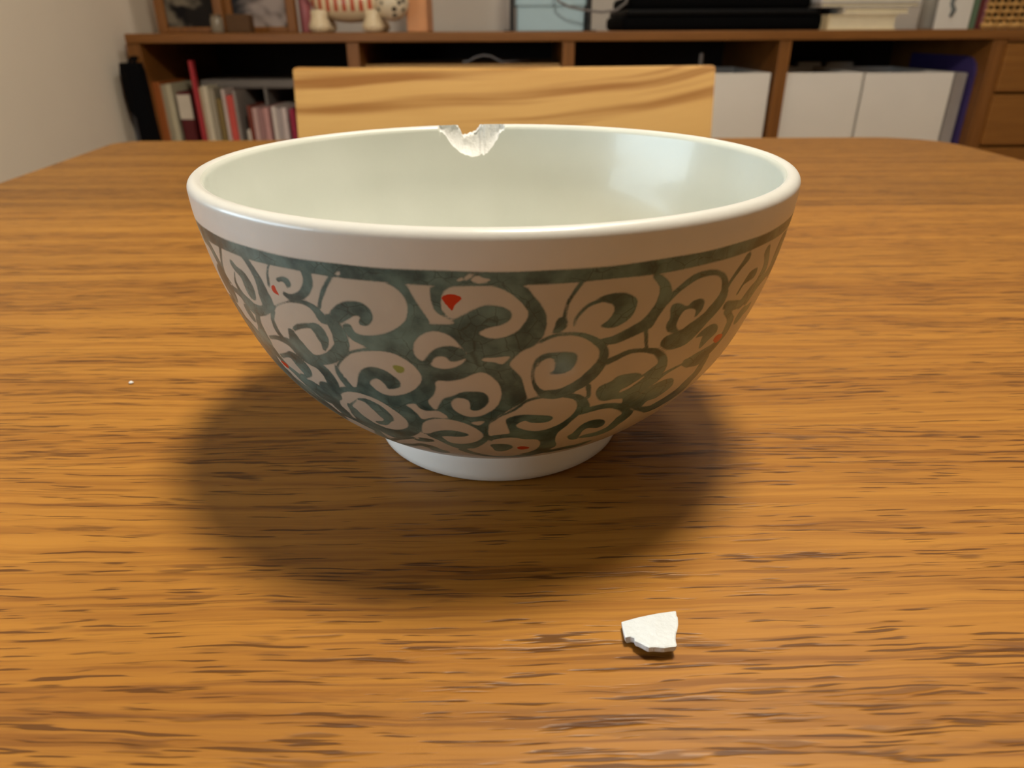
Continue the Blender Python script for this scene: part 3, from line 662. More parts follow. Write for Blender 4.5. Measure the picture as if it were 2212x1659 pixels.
["Ss",[-488,-472,-490,-475,-494,-480,-498,-485,-503,-489,-507,-494,-512,-499,-516,-504,-521,-509,-524,-512,-525,-515,-525,-516,-523,-515,-518,-511,-511,-505,-506,-501],[5486,5523,5448,5484,5392,5427,5332,5367,5275,5309,5214,5250,5152,5189,5086,5123,5018,5054,4954,4990,4897,4932,4846,4879,4800,4830,4756,4783,4717,4740,4689,4709]],
["Ss",[-633,-559,-612,-553,-585,-545,-570,-539,-562,-534,-557,-530,-552,-526,-548,-522,-545,-519,-545,-516,-552,-514,-564,-513,-576,-512,-577,-512,-571,-512,-567,-512],[5317,5526,5304,5480,5287,5411,5241,5341,5185,5277,5122,5212,5057,5148,4994,5084,4929,5021,4859,4959,4774,4898,4672,4841,4572,4790,4502,4734,4459,4676,4431,4635]],
["Ss",[-542,-515,-533,-508,-522,-498,-512,-488,-503,-479,-495,-471,-489,-463,-485,-457,-482,-450,-478,-443,-474,-435,-468,-427,-457,-421,-442,-414,-425,-407,-407,-406,-389,-409,-376,-410,-368,-410,-367,-407,-369,-404,-372,-402,-373,-400,-375,-399,-377,-398,-380,-399,-384,-401,-387,-403,-391,-406,-394,-409,-398,-412,-403,-416,-408,-420,-412,-425,-416,-428,-419,-431,-421,-433],[4533,4662,4538,4664,4542,4664,4538,4660,4527,4650,4510,4636,4486,4618,4448,4592,4402,4564,4357,4545,4315,4534,4275,4530,4258,4536,4274,4547,4311,4561,4374,4567,4473,4557,4579,4555,4683,4564,4766,4606,4830,4679,4890,4761,4955,4842,5025,4922,5092,4996,5155,5064,5214,5129,5268,5190,5320,5246,5369,5298,5413,5343,5451,5381,5483,5414,5510,5444,5535,5473,5557,5498,5572,5515]],
["Ss",[-467,-452,-466,-450,-463,-447,-460,-443,-455,-437,-450,-430,-447,-424,-444,-420,-443,-418,-443,-416,-443,-414,-445,-412,-446,-412,-446,-413,-445,-415,-444,-416],[5140,5208,5120,5193,5091,5170,5059,5149,5028,5131,4996,5110,4965,5084,4932,5050,4897,5014,4860,4979,4821,4946,4782,4915,4748,4883,4722,4846,4701,4811,4685,4787]],
["Ss",[-467,-462,-471,-465,-476,-469,-481,-472,-483,-472,-483,-471,-482,-470,-479,-467,-476,-464,-473,-462],[5009,5021,4960,4975,4888,4909,4818,4849,4762,4802,4713,4760,4670,4722,4633,4687,4602,4657,4581,4635]],
["Ss",[-447,-428,-452,-432,-459,-437,-466,-442,-470,-444,-473,-445,-477,-445,-484,-443,-493,-441,-502,-440,-509,-441,-513,-446,-467,-495,-457,-541,-463,-590,-471,-590,-483,-593,-497,-595,-509,-595],[4339,4403,4274,4342,4177,4253,4081,4172,4003,4112,3933,4057,3862,4005,3778,3961,3690,3921,3606,3877,3529,3819,3481,3743,3720,3445,3760,3307,3783,3175,3795,3230,3778,3267,3745,3304,3715,3335]],
["Ss",[-608,-532,-603,-529,-602,-526,-597,-523,-600,-522,-595,-521,-597,-520,-598,-520,-595,-520,-595,-516,-592,-504,-588,-491,-587,-482],[3831,4113,3795,4072,3719,4013,3665,3954,3597,3902,3559,3850,3499,3801,3452,3753,3414,3712,3354,3684,3283,3665,3216,3649,3156,3634]],
["Ss",[-492,-472,-493,-471,-493,-469,-493,-468,-492,-467,-491,-468,-489,-468,-486,-469,-484,-470,-482,-470],[4248,4336,4223,4321,4188,4298,4156,4272,4131,4243,4108,4212,4090,4183,4078,4158,4070,4136,4066,4120]],
["Ss",[-486,-449,-485,-450,-485,-451,-487,-454,-495,-459,-508,-464,-524,-469,-538,-472,-560,-475,-565,-477],[3666,3841,3628,3796,3573,3729,3508,3655,3423,3574,3310,3492,3186,3422,3066,3358,2923,3296,2868,3251]],
["Ss",[-346,-340,-348,-343,-351,-346,-355,-350,-357,-352,-360,-354,-362,-355,-364,-357,-366,-359,-367,-361],[5444,5442,5411,5410,5363,5364,5313,5318,5266,5276,5219,5232,5168,5185,5107,5127,5044,5064,5000,5019]],
["Ss",[-287,-280,-285,-276,-282,-271,-280,-266,-280,-264,-280,-262,-280,-262,-281,-262,-283,-263,-285,-266,-287,-270,-290,-274,-292,-280,-295,-286,-298,-293,-302,-301,-305,-309,-310,-316,-315,-322,-319,-328,-323,-332,-327,-334],[5462,5540,5442,5530,5415,5514,5387,5486,5360,5445,5326,5399,5290,5349,5253,5294,5213,5234,5179,5173,5149,5112,5119,5054,5092,5000,5066,4952,5042,4908,5021,4873,5000,4854,4978,4848,4963,4850,4959,4864,4964,4884,4969,4899]],
["Ss",[-336,-336,-334,-334,-331,-329,-329,-324,-327,-320,-325,-316,-324,-313,-323,-310,-322,-309,-322,-310,-321,-313,-321,-316,-322,-319],[5124,5205,5134,5215,5146,5230,5151,5243,5148,5246,5142,5244,5135,5233,5129,5212,5120,5184,5116,5149,5109,5111,5088,5083,5070,5066]],
["Ss",[-374,-383,-371,-379,-368,-373,-364,-365,-357,-357,-348,-348,-340,-340,-333,-332,-326,-325,-319,-317,-312,-309,-305,-301,-298,-293,-293,-287,-289,-281,-285,-276,-282,-272,-280,-269,-278,-265,-276,-262,-275,-258,-273,-256],[4536,4549,4564,4578,4602,4621,4640,4664,4680,4703,4721,4741,4754,4776,4778,4808,4795,4838,4808,4863,4818,4883,4825,4898,4824,4904,4816,4900,4802,4888,4783,4872,4761,4855,4736,4834,4705,4808,4662,4769,4613,4727,4576,4697]],
["Ss",[-387,-372,-390,-376,-394,-381,-398,-386,-400,-388,-401,-388,-402,-389,-403,-389,-403,-389,-402,-389,-400,-388,-396,-386,-394,-385],[4510,4538,4465,4492,4398,4428,4332,4369,4276,4325,4227,4284,4180,4241,4131,4197,4083,4154,4040,4116,4006,4080,3981,4046,3964,4022]],
["Ss",[-445,-438,-437,-428,-427,-416,-418,-404,-409,-394,-401,-385,-394,-377,-388,-369,-383,-361,-379,-355],[3814,3880,3827,3910,3843,3948,3852,3976,3856,3987,3856,3989,3848,3989,3829,3988,3802,3986,3782,3984]],
["Ss",[-360,-343,-361,-342,-363,-339,-365,-337,-367,-336,-367,-335,-367,-333,-365,-332,-361,-330,-358,-328,-354,-325,-350,-322,-344,-319,-337,-314,-328,-309,-319,-304,-308,-298,-297,-291,-286,-284,-275,-277,-264,-272,-254,-267,-245,-264,-236,-261,-229,-260,-226,-259,-226,-257,-227,-255,-229,-255,-231,-255,-233,-256,-236,-257,-238,-258,-241,-259],[4143,4228,4100,4201,4037,4164,3978,4128,3929,4097,3880,4070,3830,4042,3786,4007,3747,3966,3711,3927,3674,3891,3636,3862,3606,3846,3592,3839,3590,3841,3601,3853,3626,3877,3661,3912,3703,3952,3753,3998,3813,4047,3884,4089,3964,4124,4062,4147,4180,4156,4289,4189,4377,4251,4449,4311,4508,4352,4554,4390,4591,4434,4633,4487,4673,4540,4701,4577]],
["Ss",[-338,-342,-335,-339,-331,-333,-327,-325,-319,-315,-309,-305,-301,-295,-297,-287,-294,-279,-293,-273,-292,-270,-292,-268,-292,-267,-291,-268,-289,-269,-289,-271,-289,-274,-290,-279,-290,-282],[4248,4311,4266,4335,4285,4376,4304,4417,4336,4447,4371,4473,4385,4490,4370,4498,4339,4495,4308,4475,4281,4435,4246,4386,4206,4340,4170,4292,4139,4236,4114,4174,4083,4109,4042,4054,4010,4018]],
["Ss",[-447,-437,-438,-428,-426,-415,-415,-403,-405,-392,-396,-382,-388,-373,-384,-366,-380,-359,-378,-354,-375,-350,-372,-346,-369,-342,-364,-338,-358,-333,-352,-329,-345,-324,-338,-319,-333,-313,-330,-309,-327,-305,-325,-301,-323,-298,-322,-295,-323,-293,-325,-291,-328,-290,-329,-297,-333,-313,-342,-336,-343,-371,-342,-401,-349,-407,-359,-409,-366,-412,-373,-415,-379,-417,-386,-421,-393,-424,-400,-428,-406,-431,-412,-434,-418,-438,-425,-442,-431,-447,-437,-452,-442,-458,-446,-463,-449,-468,-451,-472,-453,-474,-454,-477,-455,-480,-457,-483,-458,-485],[3772,3874,3799,3905,3832,3945,3855,3976,3871,3993,3880,4003,3876,4002,3852,3990,3815,3969,3775,3944,3737,3912,3694,3877,3652,3844,3613,3811,3578,3778,3548,3748,3529,3724,3518,3701,3501,3675,3473,3645,3439,3614,3398,3577,3350,3533,3295,3482,3236,3429,3174,3376,3132,3297,3138,3153,3104,2987,3035,2811,3020,2609,3015,2519,2999,2568,2992,2622,2985,2656,2986,2694,2994,2737,3013,2786,3039,2839,3066,2889,3093,2937,3122,2985,3150,3029,3175,3067,3199,3103,3232,3144,3283,3194,3343,3247,3401,3298,3455,3348,3507,3396,3554,3437,3595,3470,3629,3496,3652,3514]],
["Ss",[-446,-435,-435,-424,-422,-410,-414,-397,-408,-387,-404,-379,-401,-372,-399,-367,-397,-363,-396,-360,-395,-357,-395,-356,-394,-357,-393,-361,-393,-368,-389,-378,-384,-395,-388,-404,-393,-410],[3357,3505,3403,3545,3455,3601,3483,3643,3483,3659,3469,3660,3446,3650,3414,3628,3371,3597,3328,3563,3288,3526,3252,3480,3222,3422,3192,3344,3160,3257,3170,3153,3199,3064,3189,3039,3181,3025]],
["Ss",[-515,-466,-517,-466,-521,-467,-525,-468,-531,-470,-542,-473,-564,-474,-555,-474,-548,-474,-545,-471,-540,-466,-532,-459,-533,-452,-530,-445,-503,-439,-489,-433,-479,-427,-472,-421,-468,-416,-466,-413,-468,-410,-493,-407,-485,-404,-480,-403,-470,-402,-465,-403,-465,-405,-462,-408],[3386,3614,3330,3565,3247,3494,3159,3421,3072,3350,2964,3279,2809,3211,2780,3146,2742,3083,2683,3029,2633,2988,2593,2955,2524,2922,2468,2888,2522,2855,2521,2820,2499,2785,2467,2747,2424,2709,2374,2672,2313,2635,2143,2589,2108,2526,2056,2452,2033,2382,1997,2316,1946,2251,1923,2201]],
["Ss",[-280,-272,-281,-272,-283,-272,-284,-272,-283,-271,-282,-269,-281,-267,-279,-265,-277,-263,-275,-261],[3655,3694,3614,3658,3552,3608,3488,3562,3432,3522,3381,3481,3334,3440,3286,3397,3242,3354,3212,3323]],
["Ss",[-352,-310,-350,-310,-347,-309,-346,-310,-349,-315,-357,-321,-366,-326,-370,-328,-371,-328,-372,-328,-372,-329,-372,-331,-372,-333],[2835,3138,2816,3107,2793,3055,2766,2977,2708,2876,2599,2778,2471,2702,2369,2642,2292,2582,2228,2520,2169,2451,2118,2384,2083,2335]],
["Ss",[-237,-236,-233,-232,-227,-226,-221,-220,-214,-213,-206,-205,-199,-198,-192,-190,-185,-184,-181,-179],[4012,4077,4032,4094,4059,4118,4085,4143,4109,4168,4132,4194,4151,4217,4165,4237,4176,4254,4183,4265]],
["Ss",[-339,-325,-328,-317,-314,-306,-302,-295,-290,-284,-279,-274,-272,-267],[2841,3090,2901,3113,2976,3145,3039,3177,3087,3210,3126,3241,3152,3262]],
["Ss",[-230,-225,-234,-228,-240,-234,-246,-239,-251,-243,-255,-247,-258,-251,-262,-255,-265,-258,-267,-260],[5419,5394,5369,5343,5297,5269,5223,5199,5158,5139,5094,5081,5030,5024,4958,4959,4888,4892,4840,4843]],
["Tp",[-246,-243,-238,-233,-229,-223,-218,-212,-206,-200,-195,-190,-186,-182,-179,-176,-174,-173,-172,-172,-173,-174,-177,-180,-183,-187,-190,-193,-196,-198,-199,-198,-195,-194,-196,-200,-204,-207,-211,-216,-221,-228,-233,-237,-239,-240,-242,-244,-246,-247,-247],[4785,4824,4866,4905,4940,4973,4999,5017,5029,5036,5039,5037,5027,5009,4984,4955,4922,4885,4848,4813,4779,4746,4710,4674,4647,4632,4625,4625,4632,4647,4668,4704,4747,4777,4788,4788,4778,4760,4733,4703,4667,4627,4601,4595,4603,4618,4640,4669,4698,4725,4753]],
["Rp",[-357,-355,-353,-352,-350,-349,-348,-348,-348,-348,-347,-345,-344,-346,-349,-351,-354,-356,-358,-359,-359,-359,-359,-358],[5023,5036,5046,5052,5051,5045,5036,5023,5007,4985,4948,4906,4876,4871,4880,4890,4898,4908,4920,4937,4956,4975,4993,5009]],
["Rp",[-66,-64,-62,-59,-56,-53,-50,-46,-43,-40,-39,-38,-37,-38,-40,-42,-44,-47,-48,-49,-50,-50,-51,-52,-54,-55,-57,-59,-62,-64],[5204,5226,5241,5252,5261,5265,5264,5259,5249,5238,5228,5218,5205,5187,5165,5144,5126,5109,5089,5063,5035,5014,5003,5000,5006,5025,5053,5086,5125,5168]],
["Rp",[52,53,55,58,61,64,68,71,75,78,81,83,84,82,79,76,73,70,66,63,59,56,54,53],[1805,1826,1846,1859,1863,1861,1854,1843,1828,1811,1791,1769,1750,1734,1721,1711,1700,1692,1691,1701,1719,1739,1760,1783]],
["Rp",[437,436,437,440,447,456,464,469,471,471,467,462,456,449,442],[3730,3768,3805,3826,3827,3810,3784,3744,3695,3656,3630,3613,3614,3643,3688]],
["Rp",[-467,-463,-458,-453,-448,-443,-441,-441,-444,-447,-451,-455,-459,-462,-465,-466,-467,-468],[3236,3249,3256,3257,3251,3240,3221,3189,3149,3120,3110,3111,3118,3131,3150,3170,3193,3217]],
["Gp",[-161,-160,-158,-156,-153,-150,-148,-145,-143,-141,-140,-139,-140,-141,-144,-147,-150,-152,-154,-156,-157,-159,-160,-161],[3914,3930,3940,3947,3949,3946,3941,3936,3928,3916,3897,3873,3850,3824,3798,3779,3771,3771,3778,3794,3817,3841,3866,3893]],
["Qp",[-42,-41,-38,-35,-34,-33,-33,-35,-38,-40,-42,-43],[5483,5500,5519,5529,5522,5506,5491,5480,5470,5465,5467,5473]],
["Qp",[-32,-32,-31,-30,-28,-26,-24,-23,-21,-21,-21,-22,-23,-25,-27,-29,-30,-32],[5498,5513,5532,5548,5560,5569,5574,5573,5569,5562,5553,5543,5530,5514,5497,5486,5484,5489]],
["Qp",[-23,-23,-21,-19,-17,-15,-13,-11,-9,-7,-3,0,2,2,1,-1,-4,-8,-11,-14,-16,-18,-20,-22],[5480,5501,5525,5543,5551,5552,5550,5542,5529,5518,5512,5506,5499,5487,5474,5461,5450,5441,5436,5437,5443,5451,5458,5467]],
["Qp",[-219,-218,-217,-215,-214,-212,-211,-211,-211,-212,-213,-214,-215,-217,-218],[5450,5463,5477,5487,5494,5496,5492,5478,5456,5439,5431,5428,5429,5433,5441]]]''')
zz_ = np.linspace(.0050, .0604, 400)
rr_ = herm(ZK, RK, zz_)
ss_ = np.concatenate([[0], np.cumsum(np.hypot(np.diff(zz_), np.diff(rr_)))])
S_of = lambda z: np.interp(z, zz_, ss_)


def seg_dist(px, py, ax, ay, bx, by, wa=None, wb=None):
    dx, dy = bx - ax, by - ay
    t = np.clip(((px - ax) * dx + (py - ay) * dy) / (dx * dx + dy * dy + 1e-18), 0, 1)
    d = np.hypot(px - ax - t * dx, py - ay - t * dy)
    if wa is not None:
        d = d - (wa + (wb - wa) * t)
    return d


def decoration(th, z):
    """signed distances (mm) of teal, red and green paint at angles th (rad), heights z"""
    s = S_of(z)
    BIG = 3.0
    teal = np.full(th.shape, BIG)
    red, green, flaw = teal.copy(), teal.copy(), teal.copy()
    for kind, ta, za in PAINT:
        t = np.radians(np.array(ta) / 10.0)
        zq = np.array(za) * 1e-5
        rl = float(herm(ZK, RK, np.array([np.clip(zq.mean(), .007, .06)]))[0])
        X, Y = t * rl * 1000, S_of(zq) * 1000
        mk = (th * rl * 1000 > X.min() - 2) & (th * rl * 1000 < X.max() + 2) & (s * 1000 > Y.min() - 2) & (s * 1000 < Y.max() + 2)
        if not mk.any():
            continue
        px, py = th[mk] * rl * 1000, s[mk] * 1000
        if kind[1] == 's':
            cx, cy = (X[0::2] + X[1::2]) / 2, (Y[0::2] + Y[1::2]) / 2
            tx, ty = np.gradient(cx), np.gradient(cy)
            tl = np.hypot(tx, ty) + 1e-9
            w = np.maximum(np.abs((X[0::2] - X[1::2]) * ty - (Y[0::2] - Y[1::2]) * tx) / tl / 2, .08)
            d = np.full(px.shape, BIG)
            for i in range(len(cx) - 1):
                d = np.minimum(d, seg_dist(px, py, cx[i], cy[i], cx[i+1], cy[i+1], w[i], w[i+1]))
        else:
            d = np.full(px.shape, BIG)
            ins = np.zeros(px.shape, bool)
            n = len(X)
            for i in range(n):
                j = (i + 1) % n
                d = np.minimum(d, seg_dist(px, py, X[i], Y[i], X[j], Y[j]))
                c = (Y[i] > py) != (Y[j] > py)
                with np.errstate(divide='ignore', invalid='ignore'):
                    xi = X[i] + (py - Y[i]) * (X[j] - X[i]) / (Y[j] - Y[i])
                ins ^= c & (px < xi)
            d = np.where(ins, -d, d)
        k = kind[0]
        if k in 'TS':
            teal[mk] = np.minimum(teal[mk], d)
        elif k in 'WX':
            teal[mk] = np.maximum(teal[mk], -d)
        elif k == 'Q':
            flaw[mk] = np.minimum(flaw[mk], d)
        elif k == 'R':
            red[mk] = np.minimum(red[mk], d)
        else:
            green[mk] = np.minimum(green[mk], d)
    return np.stack([teal, red, green, flaw])


def build_bowl():
    # angle from the front (camera side), denser where the rim is chipped
    P_ = math.pi
    th = np.concatenate([np.linspace(-P_, -P_ + .38, 260, endpoint=False), np.linspace(-P_ + .38, P_ - .09, 860, endpoint=False),
                         np.linspace(P_ - .09, P_, 50, endpoint=False)])
    n = len(th)
    # photo-x of the rim at the back -> angle; chip outline (u, dz in mm)
    ang = lambda u: math.pi + ((np.asarray(u, float) - 1106) * .0001308 + .00315) / .0585 * -1.0
    full = np.where(th < 0, th + 2 * math.pi, th)           # 0..2pi, back = pi
    uo = np.array([972, 985, 993, 998, 1001, 1004, 1012, 1022, 1032, 1038, 1044, 1052])
    do = np.array([0, -.25, -.6, -1.4, -2.6, -2.95, -2.75, -2.5, -1.8, -1.2, -.35, 0])
    ui = np.array([946, 952, 958, 966, 975, 986, 1000, 1020, 1045, 1058, 1068, 1075, 1083, 1090, 1095])
    di = np.array([0, -.7, -1.6, -3.2, -4.7, -6.2, -7.3, -7.9, -7.6, -6.4, -5.0, -3.6, -2.0, -.6, 0])
    ao, ai = ang(uo), ang(ui)
    rng = np.random.default_rng(3)
    jag = np.interp(np.arange(n), np.arange(0, n, 7), rng.normal(0, 1, len(np.arange(0, n, 7))))
    dzo = np.interp(full, ao[::-1], do[::-1], left=0, right=0) * 1e-3
    dzi = np.interp(full, ai[::-1], di[::-1], left=0, right=0) * 1e-3
    dzo = np.where(dzo < -1e-4, dzo + jag * .00012, 0)
    dzi = np.where(dzi < -1e-4, dzi + jag * .00016, 0)
    NO, NL, NI = 150, 17, 46
    zs = ZT - LIP
    R, Z = np.zeros((NO + NL + NI, n)), np.zeros((NO + NL + NI, n))
    tO = np.linspace(0, 1, NO)
    ztop = zs + np.minimum(dzo + LIP * .6, 0)
    z = .0060 + (ztop - .0060) * tO[:, None]
    Z[:NO] = z
    R[:NO] = herm(ZK, RK, z)
    # lip
    a = np.linspace(0, np.pi, NL + 2)[1:-1]
    lr0 = (.06 - LIP + LIP * np.cos(a))[:, None] + np.zeros(n)
    lz0 = (zs + LIP * np.sin(a))[:, None] + np.zeros(n)
    mid = NL // 2
    wo = np.clip(-dzo / .0009, 0, 1)
    wi = np.clip(-dzi / .0010, 0, 1)
    zpo = np.minimum(ZT + dzo, zs)
    po = np.stack([herm(ZK, RK, zpo), ZT + dzo])
    pm = (1 - wo) * np.stack([lr0[mid], lz0[mid]]) + wo * (po - np.array([[.0005], [0]]))
    zpi = zs + np.minimum(dzi + .0012, 0)
    pi_ = np.stack([herm(ZI, RI, np.minimum(zpi, .0604)), zpi])
    def smooth_noise(cols, rows):
        g = rng.normal(0, 1, (rows, n // cols + 2))
        gi = np.stack([np.interp(np.arange(n) / cols, np.arange(g.shape[1]), q) for q in g])
        return np.stack([np.interp(np.linspace(0, rows - 1, NL), np.arange(rows), gi[:, i]) for i in range(n)], 1)
    rough = smooth_noise(16, 6) * 1.6 + smooth_noise(6, 9) * .8
    for k in range(NL):
        if k <= mid:
            q = po + (pm - po) * (k / mid)
            w = wo
        else:
            f = (k - mid) / (NL - mid)
            q = pm + (pi_ - pm) * f
            q = q + np.stack([.0006 * np.sin(np.pi * f) + 0 * wi, -.0007 * np.sin(np.pi * f) + 0 * wi])
            w = wi
        q = q + np.stack([rough[k] * .00010, rough[k] * .00014])
        R[NO + k] = (1 - w) * lr0[k] + w * q[0]
        Z[NO + k] = (1 - w) * lz0[k] + w * q[1]
    tI = np.linspace(0, 1, NI)
    zi = pi_[1] + (.01082 - pi_[1]) * np.sin(tI[:, None] * math.pi / 2) ** 1.0
    Z[NO + NL:] = zi
    R[NO + NL:] = np.maximum(herm(ZI, RI, np.minimum(zi, .0604)), .0002)
    nr = NO + NL + NI
    X = BX + R * np.sin(th)
    Y = BY - R * np.cos(th)
    V = np.stack([X, Y, Z + TABLE_Z], -1).reshape(-1, 3)
    # decoration, evaluated on the outside; the round goes on behind with the same motifs
    T2 = np.broadcast_to(th, (NO, n)).ravel()
    Z2 = Z[:NO].ravel()
    lim, bl = math.radians(60), math.radians(4)
    main = decoration(T2, Z2)
    side = np.where(T2 > 0, T2 - math.radians(96), T2 + math.radians(96))
    alt = decoration(side, Z2)
    back = decoration(np.where(T2 > 0, T2 - math.pi, T2 + math.pi), Z2)
    w1 = np.clip((np.abs(T2) - lim) / bl, 0, 1)
    w2 = np.clip((np.abs(T2) - math.radians(122)) / bl, 0, 1)
    D = (main * (1 - w1) + alt * w1) * (1 - w2) + back * w2
    band = np.abs(Z2 - .05505) * 1000 - 1.08
    wob = .06 * np.sin(T2 * 9) + .05 * np.sin(T2 * 23 + 1)
    D[0] = np.minimum(D[0], band + wob)
    D[0] = np.maximum(D[0], -D[3])                          # bare flecks where the glaze has flaked
    D[0] = np.where(Z2 > .0575, 3.0, D[0])
    tot = nr * n
    paint, red, green = np.full(tot, 3.0), np.full(tot, 3.0), np.full(tot, 3.0)
    paint[:NO * n], red[:NO * n], green[:NO * n] = D[0], D[1], D[2]
    inside = np.zeros((nr, n)); inside[NO + mid + 4:] = 1
    pattern = np.zeros((nr, n)); pattern[:NO] = np.clip((.0563 - Z[:NO]) / .0008, 0, 1)
    # faces
    idx = np.arange(tot).reshape(nr, n)
    a, b = idx[:-1], idx[1:]
    a2, b2 = np.roll(a, -1, 1), np.roll(b, -1, 1)
    F = np.stack([a, a2, b2, b], -1)
    broke = np.zeros((nr - 1, n), bool)
    for k in range(-1, NL):
        w = wo if k < mid else wi
        broke[NO + k] = (np.minimum(w, np.roll(w, -1)) > .35)
    return V, F, broke, dict(paint=paint, red=red, green=green, inside=inside.ravel(), pattern=pattern.ravel()), idx


def np_mesh(name, V, F):
    used, inv = np.unique(F, return_inverse=True)
    F2 = inv.reshape(F.shape)
    me = bpy.data.meshes.new(name)
    me.vertices.add(len(used)); me.vertices.foreach_set('co', V[used].astype(np.float32).ravel())
    me.loops.add(F2.size); me.loops.foreach_set('vertex_index', F2.astype(np.int32).ravel())
    me.polygons.add(len(F2))
    me.polygons.foreach_set('loop_start', np.arange(0, F2.size, 4, dtype=np.int32))
    me.polygons.foreach_set('use_smooth', np.ones(len(F2), bool))
    me.update(calc_edges=True)
    me.validate()
    return me, used


bowl = thing('rice_bowl', (BX, BY, TABLE_Z), 'white porcelain rice bowl with teal spiral brushwork and a chipped rim', 'bowl')
V, F, broke, ATT, idx = build_bowl()
me, used = np_mesh('body', V, F[~broke])
for k, v in ATT.items():
    at_ = me.attributes.new(k, 'FLOAT', 'POINT')
    at_.data.foreach_set('value', v[used].astype(np.float32))
body = part('body', me, GLAZE, bowl)
me, used = np_mesh('broken_edge', V, F[broke])
part('broken_edge', me, BISCUIT, body, 'rough white unglazed break in the rim')
foot = [(.0250, .0030), (.0258, .0006), (.0266, 0), (.0279, 0), (.0286, .0006), (.0290, .0022), (.0291, .0050), (.0291, .0072), (.0280, .0078)]
foot = [(.0, .0062), (.0235, .0062), (.0247, .0050)] + foot
part('foot_ring', lathe_mesh('foot_ring', foot, (BX, BY, TABLE_Z), 128), plain('foot_glaze', srgb(232, 233, 230), 0.3, 0.03, 120.0), bowl,
     'plain white foot ring')

# ------------------------------------------------------------------ chip fallen from the rim, and a crumb
pts = [(435, 545), (800, 462), (1200, 372), (1590, 285), (1625, 285), (1630, 340), (1637, 400), (1662, 440), (1668, 540), (1666, 640), (1640, 780),
       (1612, 850), (1602, 1000), (1612, 1080), (1630, 1150), (1600, 1190), (1480, 1205), (1360, 1230), (1250, 1222), (1150, 1210), (1020, 1215),
       (960, 1190), (850, 1110), (780, 1070), (720, 1040), (705, 965), (660, 945), (620, 930), (515, 940), (497, 870), (480, 800), (450, 620)]
px = [(1300 + a / 10.055, 1280 + b / 10.055) for a, b in pts]
flat = [on_z(u, v, TABLE_Z + .0022) for u, v in px]
cx_, cy_ = sum(p.x for p in flat) / len(flat), sum(p.y for p in flat) / len(flat)
y0_, y1_ = min(p.y for p in flat), max(p.y for p in flat)
rs = np.random.default_rng(5)


def shard_z(x, y):
    t = (y - y0_) / (y1_ - y0_)                 # 0 near, 1 far
    return .0026 - .0012 * t - 14.0 * (x - cx_) ** 2


bm = bmesh.new()
rings = []
for zoff, sc in ((0.0, .93), (-.00012, 1.0), (-.0009, .99), (-.0013, .93)):
    rings.append([bm.verts.new((cx_ + (p.x - cx_) * sc, cy_ + (p.y - cy_) * sc,
                 TABLE_Z + max(shard_z(p.x, p.y) + zoff, .00002) + (rs.normal() * .00005 if zoff < -.0005 else 0) * 0)) for p in flat])
n = len(flat)
for a, b in zip(rings[:-1], rings[1:]):
    for i in range(n):
        bm.faces.new((a[i], a[(i + 1) % n], b[(i + 1) % n], b[i]))
# top and bottom filled through inner rings to carry relief
for ring, sg in ((rings[0], 1), (rings[-1], -1)):
    cur = ring
    for f in (.7, .45, .2):
        nx = []
        for i, v in enumerate(ring):
            x, y = cx_ + (v.co.x - cx_) * f, cy_ + (v.co.y - cy_) * f
            zz = v.co.z * f + (1 - f) * (TABLE_Z + shard_z(cx_, cy_) + (0 if sg > 0 else -.0013))
            if sg > 0:
                zz += rs.normal() * .00002
            nx.append(bm.verts.new((x, y, zz)))
        for i in range(n):
            bm.faces.new((cur[i], cur[(i + 1) % n], nx[(i + 1) % n], nx[i]))
        cur = nx
    bm.faces.new(cur)
lowest = min(v.co.z for v in bm.verts)
for v in bm.verts:
    v.co.z -= lowest - TABLE_Z
single('porcelain_shard', bm_mesh('porcelain_shard', bm, False), SHARD,
       'small white porcelain shard lying on the table in front of the bowl', 'shard')
cp = on_z(284, 829, TABLE_Z)
bm = bmesh.new()
bmesh.ops.create_icosphere(bm, subdivisions=2, radius=.0006)
for v in bm.verts:
    v.co = Vector((v.co.x * 1.0 + cp.x, v.co.y * .9 + cp.y, TABLE_Z + .0004 + v.co.z * .66)) + Vector((rs.normal(), rs.normal(), 0)) * .00005
lowest = min(v.co.z for v in bm.verts)
for v in bm.verts:
    v.co.z -= lowest - TABLE_Z
single('crumb', bm_mesh('crumb', bm, True), BISCUIT, 'tiny white crumb on the bare table left of the bowl', 'crumb')

# ------------------------------------------------------------------ pendant lamp over the table (out of frame)
lamp = thing('pendant_lamp', (LAMP.x, LAMP.y, LAMP.z - .066), 'round glowing pendant lamp hanging above the table', 'lamp')
glow = NT('lit_globe')
glow.b.inputs['Emission Color'].default_value = (1.0, 0.89, 0.71, 1)
glow.b.inputs['Emission Strength'].default_value = PENDANT_L
glow.out((.9, .88, .82, 1), .4)
part('globe', lathe_mesh('globe', [(.066 * math.sin(a), -.066 * math.cos(a)) for a in np.linspace(0.001, math.pi * .62, 14)], LAMP, 32), glow.m, lamp)
part('light_block_cap', lathe_mesh('light_block_cap', [(.069 * math.sin(a), -.069 * math.cos(a)) for a in np.linspace(math.pi * .60, math.pi * .96, 10)] + [(.008, .070), (.008, .10), (.0, .10)], LAMP, 32), plain('brass_cap', srgb(150, 120, 70), .4), lamp)  # opaque cap added to keep the globe's light off the ceiling
part('cord', tube_mesh('cord', [LAMP + Vector((0, 0, .095)), Vector((LAMP.x, LAMP.y, ZC - .02))], .003), plain('cord_black', srgb(24, 24, 24), .5), lamp)
part('canopy', lathe_mesh('canopy', [(0, -.03), (.02, -.028), (.045, -.02), (.05, 0), (0, 0)], (LAMP.x, LAMP.y, ZC), 32), plain('shade_white', srgb(236, 232, 224), 0.5), lamp)
